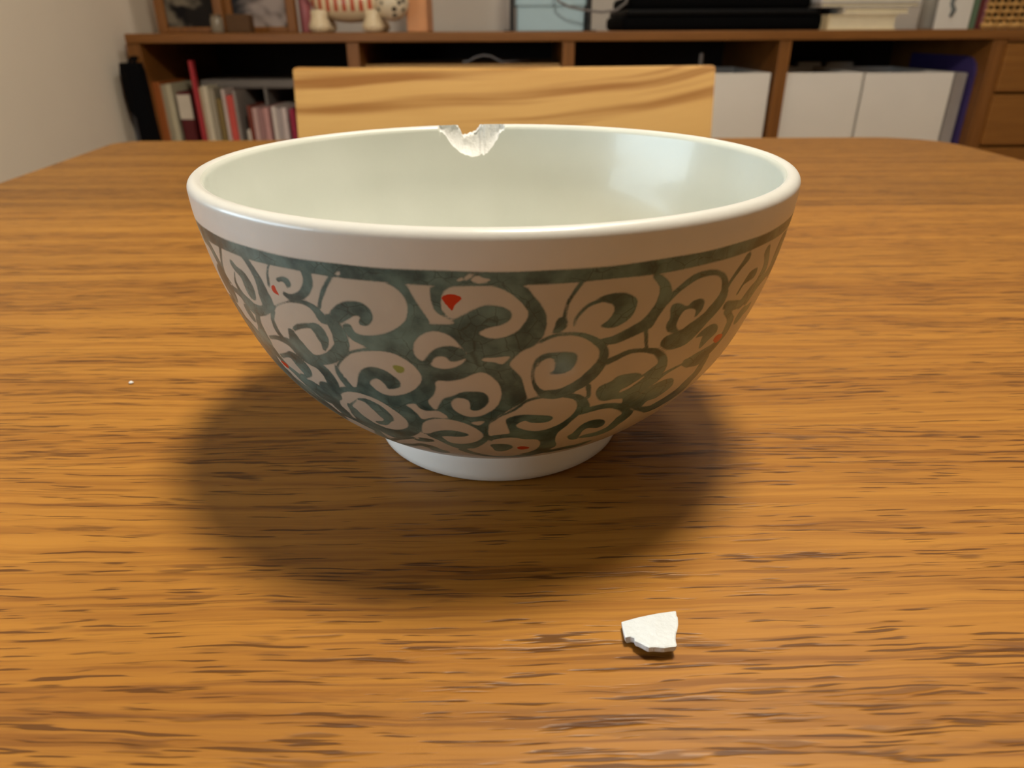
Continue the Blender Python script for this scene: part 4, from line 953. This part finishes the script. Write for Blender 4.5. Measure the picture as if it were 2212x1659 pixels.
cl = thing('added_ceiling_lamp', (CEIL.x, CEIL.y, ZC), 'added round white ceiling lamp above the far end of the table', 'lamp')  # unseen lamp body added to go with the ceiling fill
part('lamp_body', lathe_mesh('lamp_body', [(0, -.04), (.2, -.04), (.24, -.03), (.25, 0), (0, 0)], (CEIL.x, CEIL.y, ZC), 48), plain('shade_white', srgb(236, 232, 224), 0.5), cl)

# ------------------------------------------------------------------ chair at the far end
YC = FAR + .15
chair = thing('dining_chair', (0, YC, 0), 'pale wood dining chair with wide grained backrest, behind the table', 'chair')
tl, tr = at(632, 146, YC), at(1546, 142, YC)
ztop = (tl.z + tr.z) / 2
xl, xr = tl.x, tr.x
tilt = math.tan(math.radians(11))
bm = bmesh.new()
NX, th_ = 24, .016
zr = [ztop, ztop - .002, ztop - .05, ztop - .12, ztop - .20, ztop - .29, ztop - .292]
insets = [.002, 0, 0, 0, 0, 0, .002]
grid = {}
for side in (0, 1):
    for j, z in enumerate(zr):
        for i in range(NX + 1):
            t = i / NX
            ins = insets[j]
            x = xl + ins + (xr - xl - 2 * ins) * t
            dip = -.002 * (1 - (2 * t - 1) ** 2) if j < 2 else 0
            bow = .018 * (1 - (2 * t - 1) ** 2)
            y = YC - (ztop - z) * tilt + bow + (th_ - ins if side else ins)
            grid[side, j, i] = bm.verts.new((x, y, z + dip))
J = len(zr) - 1
for j in range(J):
    for i in range(NX):
        bm.faces.new((grid[0, j, i], grid[0, j, i + 1], grid[0, j + 1, i + 1], grid[0, j + 1, i]))
        bm.faces.new((grid[1, j, i + 1], grid[1, j, i], grid[1, j + 1, i], grid[1, j + 1, i + 1]))
    for i in (0, NX):
        bm.faces.new((grid[0, j, i], grid[1, j, i], grid[1, j + 1, i], grid[0, j + 1, i]))
for i in range(NX):
    for j in (0, J):
        bm.faces.new((grid[0, j, i], grid[0, j, i + 1], grid[1, j, i + 1], grid[1, j, i]))
part('backrest', bm_mesh('backrest', bm), ASH, chair)
part('seat', box_mesh('seat', (xl + .005, YC - .47, .425), (xr - .005, YC - .05, .448), .008), ASH, chair)
for sx, x in ((1, xl + .05), (-1, xr - .05)):
    part('leg', tube_mesh('leg', [(x, YC - .43, 0), (x, YC - .43, .43)], [.014, .018], 12), ASH, chair)
    part('leg', tube_mesh('leg', [(x, YC + .0, 0), (x, YC - .065, .44), (x, YC - .030, ztop - .26), (x, YC + .028, ztop - .05)], [.014, .018, .015, .010], 12), ASH, chair)
part('rail', box_mesh('rail', (xl + .05, YC - .44, .37), (xr - .05, YC - .42, .42), .003), ASH, chair)
part('rail', box_mesh('rail', (xl + .05, YC - .08, .37), (xr - .05, YC - .06, .42), .003), ASH, chair)

# ------------------------------------------------------------------ sideboard along the back wall
YS = 1.40                                              # front plane
side = thing('sideboard', (0, YS, 0), 'long low oak sideboard with open compartments along the back wall', 'sideboard')
ZTOP = CAM.z - .0035
ZBOT = at(1106, 90, YS).z
XE = at(268, 80, YS).x
XEND = 1.55
part('top_board', box_mesh('top_board', (XE, YS, ZBOT), (XEND, YB - .02, ZTOP), .002), SHELF, side)
ups = [(270, 300), (747, 774), (1216, 1242), (1686, 1712), (2147, 2178)]
UPX = []
for a, b in ups:
    x0, x1 = at(a, 100, YS).x, at(b, 100, YS).x
    UPX.append((x0, x1))
    part('upright', box_mesh('upright', (x0, YS + .004, .04), (x1, YB - .03, ZBOT), .001), SHELF_V, side)
part('upright', box_mesh('upright', (XEND - .022, YS + .004, .04), (XEND, YB - .03, ZBOT), .001), SHELF_V, side)
part('back_panel', box_mesh('back_panel', (XE, YB - .03, .04), (XEND, YB - .02, ZBOT)), DARKBACK, side)
ZSH = .41
for i in range(4):
    part('shelf_board', box_mesh('shelf_board', (UPX[i][1], YS + .01, ZSH - .02), (UPX[i + 1][0], YB - .03, ZSH), .001), SHELF, side)
part('plinth', box_mesh('plinth', (XE, YS + .03, 0), (XEND, YB - .03, .04)), SHELF, side)
part('bottom_board', box_mesh('bottom_board', (XE, YS + .004, .04), (XEND, YB - .03, .06), .001), SHELF, side)
dx0 = at(2148, 200, YS).x
zs_ = [at(2190, v, YS).z for v in (94, 204, 318, 430)]
for i in range(3):
    dr = part('drawer', box_mesh('drawer', (dx0, YS - .004, zs_[i + 1] + .004), (XEND - .03, YS + .30, zs_[i]), .002), DRAWER, side)
    part('handle', box_mesh('handle', ((dx0 + XEND) / 2 - .05, YS - .018, zs_[i] - .03), ((dx0 + XEND) / 2 + .05, YS - .004, zs_[i] - .02), .003), plain('steel', srgb(120, 120, 120), .35, metal=1.0), dr)
part('cabinet_rail', box_mesh('cabinet_rail', (UPX[4][1], YS + .002, ZBOT - .004), (XEND - .022, YS + .02, ZBOT), 0), SHELF, side)
part('lower_door', box_mesh('lower_door', (dx0, YS - .004, .07), (XEND - .03, YS + .016, zs_[3] - .002), .002), DRAWER, side)

# ------------------------------------------------------------------ things in the compartments
def X(u, y, v=200):
    return at(u, v, y).x


def Zv(v, y, u=1106):
    return at(u, v, y).z


def book(u0, u1, vtop, col, label, y=1.425, depth=.15, z0=ZSH, lean=0.0, name='book', group='books in the left compartment', band=None, vref=240):
    """a book standing spine outwards: cover (boards and spine) and page block"""
    x0, x1 = X(u0, y, vref), X(u1, y, vref)
    zt = Zv(vtop, y, (u0 + u1) / 2)
    t = thing(name, ((x0 + x1) / 2, y, z0), label, 'book', group)
    w = x1 - x0
    b = min(.0025, w * .18)
    mat = plain('cover_%d_%d_%d' % col, srgb(*col), .55)
    bm = bmesh.new()
    add_box(bm, (x0, y, z0), (x1, y + .004, zt), b * .5, 1)
    add_box(bm, (x0, y + .003, z0), (x0 + b, y + depth, zt))
    add_box(bm, (x1 - b, y + .003, z0), (x1, y + depth, zt))
    if lean:
        for v in bm.verts:
            v.co.x += (v.co.z - z0) * lean
    part('cover', bm_mesh('cover', bm), mat, t)
    pg = box_mesh('pages', (x0 + b, y + .004, z0 + .002), (x1 - b, y + depth - .003, zt - .003))
    if lean:
        for v in pg.vertices:
            v.co.x += (v.co.z - z0) * lean
    part('pages', pg, plain('paper', srgb(214, 206, 188), .8), t)
    if band:
        v0, v1, c2 = band
        part('spine_label', box_mesh('spine_label', (x0 - .0003, y - .0006, Zv(v1, y)), (x1 + .0003, y + .003, Zv(v0, y))), plain('label_%d_%d_%d' % c2, srgb(*c2), .6), t)
    return t


book(334, 355, 177, (170, 98, 48), 'thick rust brown book at the left end of the book row', y=1.42)
book(356, 365, 183, (176, 168, 144), 'thin grey paperback touching the rust brown book')
book(366, 379, 182, (206, 198, 170), 'cream paperback third from the left in the book row')
book(388, 415, 199, (96, 30, 34), 'book with white upper spine and dark red foot, left of the tall red book', band=(201, 254, (222, 212, 196)))
book(418, 426, 131, (176, 52, 60), 'thin bright red book standing tallest in the row', y=1.415, depth=.012, vref=200)
book(431, 442, 190, (200, 192, 160), 'yellowish cream book just right of the tall red book')
book(443, 456, 186, (214, 206, 184), 'thick pale cream book in the middle of the row')
book(457, 468, 192, (164, 156, 138), 'greyish cream book beside the olive one')
book(470, 482, 214, (132, 112, 66), 'short olive book in the middle of the row')
book(484, 491, 193, (206, 190, 184), 'thin pinkish white book left of the coral red book')
book(492, 507, 207, (206, 84, 76), 'coral red book with flat spine under the grey rack')
book(508, 514, 196, (150, 142, 136), 'thin grey book right of the coral red book')
book(534, 543, 229, (120, 54, 40), 'low dark brown red paperback under the rack')
book(544, 555, 233, (196, 162, 158), 'first of three pale mauve paperbacks under the rack')
book(556, 567, 235, (162, 122, 122), 'darker mauve paperback between two paler ones')
book(568, 579, 233, (198, 150, 148), 'rosy mauve paperback right of the darker mauve one')
book(586, 596, 231, (218, 206, 200), 'white paperback nearest the rack leg under the rack')
book(597, 606, 235, (176, 164, 164), 'grey white paperback between two whiter ones')
book(607, 618, 233, (206, 192, 190), 'pale lilac white paperback beside the crimson book')
book(625, 634, 236, (160, 40, 70), 'crimson paperback at the chair edge, right end of the row')

# small white ornaments in front of the low books
o1 = at(527, 296, 1.43)
single('paper_packet', box_mesh('paper_packet', (X(519, 1.425), 1.425, ZSH), (X(531, 1.425), 1.46, Zv(277, 1.425)), .003), plain('packet', srgb(206, 198, 186), .7),
       'small white packet in front of the dark gap between books', 'packet')

# wire rack bridging the low books
yr = 1.475
rk = thing('book_rack', (X(560, yr), yr, ZSH), 'grey metal rack bridging the row of low books', 'rack')
zr0, zr1 = Zv(189, yr), Zv(169, yr)
gm = plain('grey_metal', srgb(120, 114, 110), .45)
part('rack_top', box_mesh('rack_top', (X(436, yr), yr, zr0), (X(738, yr), yr + .18, zr1), .004), gm, rk)
for u in (439, 573, 733):
    part('rack_leg', box_mesh('rack_leg', (X(u, yr) - .003, yr + .001, ZSH), (X(u, yr) + .003, yr + .17, zr0 + .002), .001), gm, rk)

# black cloth bag and slate blue strip at the far left
yb = 1.37
bag = thing('cloth_bag', (X(298, yb), yb, .05), 'black cloth bag hanging over the left end of the sideboard', 'bag')
x0, x1 = XL + .006, X(307, yb)
bm = bmesh.new()
prof = [(132, .0, .0), (150, -.002, .003), (200, -.003, .004), (236, -.001, .004), (250, .018, .004), (310, .022, .006), (420, .025, .008), (560, .012, .004)]
rings = []
for v, dl, dr in prof:
    z = Zv(v, yb)
    rings.append([bm.verts.new(p) for p in ((X(271, yb) + dl, yb, z), ((X(271, yb) + x1) / 2, yb - .012, z), (x1 + dr, yb, z),
                                            (x1 + dr, yb + .024, z), (X(271, yb) + dl, yb + .024, z))])
for a, b in zip(rings[:-1], rings[1:]):
    for i in range(5):
        bm.faces.new((a[i], a[(i + 1) % 5], b[(i + 1) % 5], b[i]))
bm.faces.new(rings[0]); bm.faces.new(rings[-1][::-1])
blk = plain('black_cloth', srgb(9, 9, 12), .9, bump=.3, spec=.1)
part('bag_body', bm_mesh('bag_body', bm), blk, bag)
zt = Zv(135, yb)
part('strap', tube_mesh('strap', [(X(284, yb), yb + .012, zt - .004), (X(284, yb), yb + .02, zt + .006), (X(284, yb), YS + .0, zt + .010),
                                  (X(294, yb), YS + .0, zt + .010), (X(294, yb), yb + .02, zt + .006), (X(294, yb), yb + .012, zt - .004)], .003), blk, bag)
single('slate_strip', box_mesh('slate_strip', (XL + .002, 1.40, .25), (XL + .012, 1.52, Zv(225, 1.40)), .002), plain('slate_matte', srgb(120, 124, 136), .6),
       'slate blue strip standing between the wall and the sideboard', 'folder')

# cardboard box with a cable in the second compartment
yc_ = 1.46
x0, x1 = X(779, yc_), X(1206, yc_)
cb = thing('cardboard_box', ((x0 + x1) / 2, yc_, ZSH), 'tan cardboard box in the compartment behind the chair', 'box')
kraft = plain('kraft_board', srgb(190, 150, 98), .8)
zt = Zv(138, yc_)
part('box_body', box_mesh('box_body', (x0, yc_, ZSH), (x1, yc_ + .26, zt - .012), .002), kraft, cb)
part('lid', box_mesh('lid', (x0 - .002, yc_ - .003, zt - .014), (x1 + .002, yc_ + .263, zt), .002), kraft, cb)
pc = [(1000, 143), (1012, 132), (1028, 123), (1044, 119), (1060, 121), (1074, 128), (1084, 138), (1090, 143)]
base = [at(u, v, yc_ + .05) for u, v in pc]
for p in base:
    p.z = max(p.z, zt + .002)
tail = [base[-1] + Vector((.02, .03, 0)), base[-1] + Vector((.05, .05, 0))]
for p in tail:
    p.z = zt + .002
single('white_cable', tube_mesh('white_cable', base + tail, .0018), plain('cable_white', srgb(236, 232, 228), .5),
       'loop of white cable lying on the cardboard box', 'cable')


# file boxes
def file_box(u0, u1, vtop, label, y=1.415, depth=.24, slot=False, xoff=0):
    x0, x1 = X(u0, y), X(u1, y)
    zt = Zv(vtop, y, (u0 + u1) / 2)
    t = thing('file_box', ((x0 + x1) / 2, y, ZSH), label, 'box', 'white file boxes in the sideboard')
    w = .0025
    bm = bmesh.new()
    add_box(bm, (x0, y, ZSH), (x1, y + w, zt), .0008, 1)
    add_box(bm, (x0, y + depth - w, ZSH), (x1, y + depth, zt))
    add_box(bm, (x0, y + w, ZSH), (x0 + w, y + depth - w, zt))
    add_box(bm, (x1 - w, y + w, ZSH), (x1, y + depth - w, zt))
    add_box(bm, (x0, y, ZSH), (x1, y + depth, ZSH + w))
    part('box_body', bm_mesh('box_body', bm), WHITEBOX, t)
    part('papers', box_mesh('papers', (x0 + .01, y + .02, ZSH + w), (x1 - .01, y + depth - .02, zt - .02)), plain('paper', srgb(214, 206, 188), .8), t)
    return t


file_box(1506, 1660, 158, 'white file box half hidden by the chair, left of the upright')
file_box(1690, 1858, 157, 'white file box right of the upright, first of a pair')
file_box(1864, 2052, 157, 'wide white file box beside the grey slab')
yb2 = 1.44  # narrow pale grey slab right of the wide white box
single('grey_slab', box_mesh('grey_slab', (X(2056, yb2), yb2, ZSH), (X(2082, yb2), yb2 + .2, Zv(157, yb2, 2070)), .003), plain('pale_grey_card', srgb(176, 170, 168), .7),
       'narrow pale grey slab next to the purple folder', 'box')
y2 = 1.668
for u0, u1, lab in ((1716, 1764, 'left grey notebook peeking over the white file box'), (1780, 1832, 'right grey notebook peeking over the white file box')):
    t = thing('notebook', (X((u0 + u1) / 2, y2), y2, ZSH), lab, 'notebook', 'grey notebooks behind the file box')
    part('cover', box_mesh('cover', (X(u0, y2), y2, ZSH), (X(u1, y2), y2 + .02, Zv(134, y2, 1770)), .002), plain('grey_cover', srgb(226, 222, 214), .7), t)
    part('pages', box_mesh('pages', (X(u0, y2) + .002, y2 + .003, ZSH + .001), (X(u1, y2) + .0004, y2 + .017, Zv(134, y2, 1770) - .002)), plain('paper', srgb(214, 206, 188), .8), t)
# purple folder with a rounded corner
yp = 1.43
x0, x1 = X(2093, yp), X(2109, yp)
zt = Zv(122, yp, 2110)
pf = thing('purple_folder', ((x0 + x1) / 2, yp, ZSH), 'dark purple ring folder standing at the right end of the compartment', 'folder')
pm_ = plain('purple_plastic', srgb(74, 62, 120), .5, spec=.2)
prof = [(yp, ZSH), (yp, zt - .03), (yp + .006, zt - .012), (yp + .02, zt - .003), (yp + .04, zt), (yp + .24, zt), (yp + .24, ZSH)]
for name, xa, xb in (('cover', x0, x0 + .004), ('cover', x1 - .004, x1)):
    bm = bmesh.new()
    a = [bm.verts.new((xa, y, z)) for y, z in prof]; b = [bm.verts.new((xb, y, z)) for y, z in prof]
    bm.faces.new(a); bm.faces.new(b[::-1])
    for i in range(len(a)):
        bm.faces.new((a[i], a[(i + 1) % len(a)], b[(i + 1) % len(a)], b[i]))
    part(name, bm_mesh(name, bm), pm_, pf)
part('spine', box_mesh('spine', (x0 + .003, yp + .002, ZSH), (x1 - .003, yp + .008, zt - .02), .001), pm_, pf)
yk = 1.5
cbp = thing('cable_plug', (X(1507, yk), yk, ZSH), 'small pale cable end sticking up behind the chair', 'plug')
part('plug', lathe_mesh('plug', [(0, 0), (.0035, 0), (.004, .004), (.004, .016), (.0028, .02), (0, .02)], (X(1507, yk), yk, Zv(139, yk, 1507)), 12), plain('plug_grey', srgb(190, 184, 178), .5), cbp)
part('cord', tube_mesh('cord', [(X(1507, yk), yk, ZSH), (X(1507, yk) + .01, yk, ZSH + .12), (X(1507, yk), yk, Zv(138.5, yk, 1507))], .0022), plain('plug_grey', srgb(190, 184, 178), .5), cbp)

# ------------------------------------------------------------------ things standing on the sideboard
ZS = ZTOP


def photo_print(name, cols, scale, seed):
    k = NT(name)
    p = k.coord(loc=(seed, seed * .7, 0))
    a = k.noise(k.vmul(p, (1, 0.01, 1)), scale, 2.0, .5, .8)
    b = k.noise(k.vadd(p, (3, 1, 2)), scale * 1.6, 2.0)
    c = k.mix(k.ramp01(a, .42, .58), cols[0], cols[1])
    return k.out(k.mix(k.ramp01(b, .52, .66), c, cols[2]), .6, .15)


def frame(u0, u1, y, h, label, print_mat, ang):
    x0, x1 = X(u0, y, 40), X(u1, y, 40)
    w = x1 - x0
    t = thing('photo_frame', ((x0 + x1) / 2, y, ZS), label, 'frame', 'photo frames on the sideboard')
    bar = .017
    bm = bmesh.new()
    add_box(bm, (0, 0, 0), (bar, .016, h), .0015, 1)
    add_box(bm, (w - bar, 0, 0), (w, .016, h), .0015, 1)
    add_box(bm, (bar, 0, 0), (w - bar, .016, bar * .6), .0015, 1)
    add_box(bm, (bar, 0, h - bar), (w - bar, .016, h), .0015, 1)
    pr = box_mesh('print', (bar - .001, .008, bar * .6 - .001), (w - bar + .001, .012, h - bar + .001))
    st = box_mesh('stand', (w / 2 - .02, .016, .0), (w / 2 + .02, .02, h * .7))
    M = Matrix.Translation((x0, y, ZS)) @ Matrix.Rotation(ang, 4, 'Z')
    me = bm_mesh('frame_bars', bm)
    for q in (me, pr, st):
        q.transform(M)
    part('frame_bars', me, SHELF_V, t)
    part('print', pr, print_mat, t)
    part('stand', st, DARKBACK, t)


frame(337, 478, 1.47, .26, 'left oak photo frame holding a dark picture', photo_print('dark_print', (srgb(18, 16, 18), srgb(30, 26, 24), srgb(120, 112, 98)), 14.0, 1.0), .12)
frame(483, 640, 1.50, .24, 'right oak photo frame holding a grey picture', photo_print('grey_print', (srgb(166, 154, 150), srgb(40, 42, 46), srgb(20, 18, 20)), 11.0, 4.0), -.04)


def jar(u, y, r, h, col, label, cat, name='glass_jar'):
    c = (X(u, y, 40), y, ZS)
    t = thing(name, c, label, cat)
    part('jar_body', lathe_mesh('jar_body', [(0, 0), (r * .92, 0), (r, .003), (r, h * .75), (r * .8, h * .86), (r * .8, h * .9), (0, h * .9)], c, 24), plain('jar_%d' % col[0], srgb(*col), .25), t)
    part('lid', lathe_mesh('lid', [(0, h * .9), (r * .86, h * .9), (r * .86, h), (0, h)], c, 24), plain('jar_lid', srgb(110, 90, 70), .5), t)


jar(467, 1.425, .011, .030, (130, 120, 104), 'little grey glass jar before the picture frames', 'jar')
single('wooden_block', box_mesh('wooden_block', (X(486, 1.425, 40), 1.425, ZS), (X(536, 1.425, 40), 1.455, ZS + .030), .002), plain('walnut', srgb(86, 58, 28), .6),
       'small dark wooden block before the right photo frame', 'block')
jar(662, 1.53, .012, .085, (176, 104, 108), 'slim pink bottle between the frame and the striped figurine', 'bottle', 'pink_bottle')

# striped animal figurine
yf = 1.465
fx = lambda u: X(u, yf, 40)
fig = thing('animal_figurine', (fx(780), yf, ZS), 'cream ceramic animal figurine with red stripes on its back', 'figurine')
cream = plain('cream_ceramic', srgb(224, 206, 172), .3, .05)
stripe = NT('striped_ceramic')
pc_ = stripe.coord()
sp = stripe.n('ShaderNodeSeparateXYZ'); stripe.link(pc_, sp.inputs[0])
wv = stripe.math('SINE', stripe.math('MULTIPLY', sp.outputs[0], 2 * math.pi / (fx(705) - fx(687))))
up = stripe.ramp01(sp.outputs[2], Zv(27, yf, 780), Zv(22, yf, 780))
stripe.out(stripe.mix(stripe.math('MULTIPLY', stripe.ramp01(wv, -.1, .25), up), srgb(224, 206, 172), srgb(192, 84, 56)), .3)


def blob(c, r, n=20):
    bm = bmesh.new()
    bmesh.ops.create_uvsphere(bm, u_segments=n, v_segments=n // 2 + 2, radius=1.0)
    for v in bm.verts:
        v.co = Vector((c[0] + v.co.x * r[0], c[1] + v.co.y * r[1], c[2] + v.co.z * r[2]))
    return bm_mesh('blob', bm, True)


bodyo = part('torso', blob((fx(752), yf + .03, Zv(4, yf, 780)), ((fx(838) - fx(668)) / 2, .036, .034), 28), stripe.m, fig, 'cream torso with red stripes')
dot = NT('spotted_ceramic')
vd = dot.n('ShaderNodeTexVoronoi'); dot.link(dot.coord(), vd.inputs['Vector']); vd.inputs['Scale'].default_value = 85.0
dot.out(dot.mix(dot.ramp01(vd.outputs['Distance'], .30, .44), srgb(60, 52, 44), srgb(224, 210, 182)), .3)
part('head', blob((fx(848), yf + .004, Zv(6, yf, 846)), (.031, .028, .030), 24), dot.m, fig, 'cream head with dark marks')
for u, dy in ((690, .0), (688, .055), (806, .0), (808, .055)):
    cx0 = fx(u)
    part('leg', lathe_mesh('leg', [(0, 0), (.013, 0), (.0185, .003), (.0205, .008), (.0200, .013), (.0170, .019), (.0150, .026), (.0150, .036), (0, .038)], (cx0, yf + dy, ZS), 20), cream, fig)
hz = Zv(6, yf, 846)
part('tail', tube_mesh('tail', [(fx(676), yf + .03, hz), (fx(660), yf + .03, hz + .02), (fx(656), yf + .03, hz + .045), (fx(664), yf + .03, hz + .06)], [.006, .006, .005, .004]), cream, fig)
for dx in (-.016, .016):
    part('ear', blob((fx(848) + dx, yf + .006, hz + .028), (.009, .006, .011), 12), cream, fig)
single('peach_booklet', box_mesh('peach_booklet', (X(878, 1.50, 40), 1.50, ZS), (X(922, 1.50, 40), 1.62, ZS + .17), .002), plain('peach_paper', srgb(222, 160, 112), .7),
       'peach coloured booklet standing right of the striped figurine', 'booklet')

# pale blue box between black bookends
ybx = 1.50
x0, x1 = X(1116, ybx, 40), X(1262, ybx, 40)
bb = thing('blue_box', ((x0 + x1) / 2, ybx, ZS), 'pale blue card box between two black bookends', 'box')
bl = plain('pale_blue_card', srgb(172, 200, 212), .6, .04)
part('box_body', box_mesh('box_body', (x0, ybx, ZS), (x1, ybx + .16, Zv(13, ybx, 1190)), .002), bl, bb)
part('lid', box_mesh('lid', (x0 - .003, ybx - .003, Zv(13, ybx, 1190)), (x1 + .003, ybx + .163, Zv(13, ybx, 1190) + .05), .002), bl, bb)
bkm = plain('black_metal', srgb(14, 14, 16), .4)
for u0, u1, sx, lab in ((1101, 1111, 1, 'black metal bookend on the left of the blue box'), (1266, 1276, -1, 'black metal bookend on the right of the blue box')):
    xa, xb = X(u0, ybx, 40), X(u1, ybx, 40)
    t = thing('bookend', ((xa + xb) / 2, ybx, ZS), lab, 'bookend', 'bookends around the blue box')
    part('upright_plate', box_mesh('upright_plate', (xa, ybx - .012, ZS), (xb, ybx + .12, ZS + .15), .001), bkm, t)
    part('foot_plate', box_mesh('foot_plate', (min(xa, xb - .02 * sx), ybx, ZS), (max(xb, xa - .02 * sx), ybx + .1, ZS + .002)), bkm, t)
cabp = [at(1195, -30, 1.47), at(1205, 2, 1.455), at(1228, 14, 1.45), at(1262, 22, 1.45), at(1300, 26, 1.45), at(1332, 22, 1.45), at(1352, 6, 1.45), at(1360, -20, 1.46)]
single('grey_cable', tube_mesh('grey_cable', cabp, .0022), plain('cable_grey', srgb(110, 106, 104), .5), 'grey cable drooping across the blue box to the black case', 'cable')

# black soft case, two layers
yk = 1.46
x0, x1 = X(1346, yk, 40), X(1786, yk, 40)
case = thing('laptop_case', ((x0 + x1) / 2, yk, ZS), 'black soft laptop case lying flat on the sideboard', 'case')
soft = plain('black_nylon', srgb(5, 5, 6), .85, bump=.2, spec=.08)
soft2 = plain('black_rubber', srgb(12, 12, 13), .6, spec=.15)
part('case_body', box_mesh('case_body', (x0, yk, ZS), (x1, yk + .26, Zv(32, yk, 1560)), .009, 4), soft, case)
part('zip_band', box_mesh('zip_band', (x0 + .006, yk - .002, Zv(33, yk, 1560)), (x1 - .012, yk + .255, Zv(19, yk, 1560)), .004, 3), soft2, case)
part('flap', box_mesh('flap', (x0 + .012, yk + .004, Zv(20, yk, 1560)), (x1 - .03, yk + .25, Zv(-12, yk, 1560)), .009, 4), soft, case)

# stacked books at the right
def flat_book(u0, u1, z0, z1, y, col, label, group):
    x0, x1 = X(u0, y, 40), X(u1, y, 40)
    t = thing('book', ((x0 + x1) / 2, y, z0), label, 'book', group)
    c = plain('cover_%d_%d_%d' % col, srgb(*col), .6)
    b = .0018
    bm = bmesh.new()
    add_box(bm, (x0, y, z0), (x1, y + .2, z0 + b))
    add_box(bm, (x0, y, z1 - b), (x1, y + .2, z1))
    add_box(bm, (x0, y, z0 + b), (x0 + .003, y + .2, z1 - b))
    part('cover', bm_mesh('cover', bm), c, t)
    part('pages', box_mesh('pages', (x0 + .002, y + .003, z0 + b), (x1 - .003, y + .197, z1 - b)), plain('page_edge', srgb(226, 214, 184), .8), t)


z1, z2, z3, z4 = Zv(31, 1.43, 1870), Zv(15, 1.43, 1870), Zv(4, 1.43, 1870), Zv(-8, 1.43, 1870)
flat_book(1789, 1940, ZS, z1, 1.43, (214, 196, 156), 'thick cream book at the bottom of the flat pile', 'books piled flat on the sideboard')
flat_book(1820, 1963, z1, z2, 1.435, (196, 186, 172), 'thinner grey white book second from the bottom of the pile', 'books piled flat on the sideboard')
flat_book(1768, 1982, z2, z3, 1.44, (168, 160, 150), 'grey covered magazine third in the flat pile', 'books piled flat on the sideboard')
flat_book(1766, 1984, z3, z4, 1.44, (206, 204, 204), 'white magazine on top of the flat pile', 'books piled flat on the sideboard')
jar(2004, 1.56, .016, .11, (160, 156, 148), 'grey white canister behind the ink drawing card', 'canister', 'canister')

# card with an ink brush drawing
yd = 1.47
x0, x1 = X(2024, yd, 30), X(2098, yd, 30)
card = thing('picture_card', ((x0 + x1) / 2, yd, ZS), 'white card with a grey ink brush drawing', 'card')
part('card_sheet', box_mesh('card_sheet', (x0, yd, ZS), (x1, yd + .006, ZS + .15), .001), plain('white_card', srgb(220, 216, 208), .7, .03), card)
ink = [at(2058, -30, yd), at(2062, -8, yd), at(2056, 8, yd), at(2060, 22, yd), at(2052, 36, yd)]
for p in ink:
    p.y = yd - .0002
part('ink_drawing', tube_mesh('ink_drawing', ink, [.004, .005, .0035, .0045, .003], 6), plain('grey_ink', srgb(110, 116, 116), .7), card, 'grey brush mark')
book(2100, 2112, -40, (96, 120, 96), 'green book standing beside the wicker basket', y=1.48, z0=ZS, group='upright books on the sideboard', vref=30)
book(2113, 2123, -34, (96, 40, 40), 'maroon book standing beside the wicker basket', y=1.48, z0=ZS, group='upright books on the sideboard', vref=30)
book(2124, 2131, -38, (158, 104, 112), 'thin dusty pink book touching the wicker basket', y=1.48, z0=ZS, group='upright books on the sideboard', vref=30)

# wicker basket woven of separate strands
yw = 1.47
x0 = X(2136, yw, 30)
wb = thing('wicker_basket', (x0 + .1, yw, ZS), 'honey coloured wicker basket with an open weave', 'basket')
wick = plain('wicker', srgb(196, 152, 88), .6, .2, 200.0)
x1, y1_ = x0 + .20, yw + .16
zrow = [.006 + .0115 * k for k in range(12)]
for k, z in enumerate(zrow):
    r = .0032 if 0 < k < 11 else .0055
    lp = [(x0, yw, ZS + z), (x1, yw, ZS + z), (x1, y1_, ZS + z), (x0, y1_, ZS + z)]
    path = []
    for i in range(4):
        a, b = Vector(lp[i]), Vector(lp[(i + 1) % 4])
        d = (b - a)
        nrm = Vector((d.y, -d.x, 0)).normalized()
        m_ = max(4, int(d.length / .006))
        for j in range(m_):
            path.append(a + d * (j / m_) + nrm * (.0022 * math.sin(math.pi * (d.length * j / m_) / .0125 + k * math.pi)))
    path.append(path[0])
    part('strand', tube_mesh('strand', path, r, 6), wick, wb)
for i in range(16):
    x = x0 + .00625 + .0125 * i
    part('stake', tube_mesh('stake', [(x, yw, ZS), (x, yw, ZS + .138)], .0024, 6), wick, wb)
for i in range(12):
    y = yw + .00625 + .0125 * i
    part('stake', tube_mesh('stake', [(x0, y, ZS), (x0, y, ZS + .138)], .0024, 6), wick, wb)
part('bottom', box_mesh('bottom', (x0 + .003, yw + .003, ZS + .001), (x1 - .003, y1_ - .003, ZS + .006)), wick, wb)
part('dark_core', box_mesh('dark_core', (x0 + .007, yw + .007, ZS + .006), (x1 - .007, y1_ - .007, ZS + .12)), plain('core_brown', srgb(48, 32, 18), .9), wb)  # dark block filling the basket behind the open weave
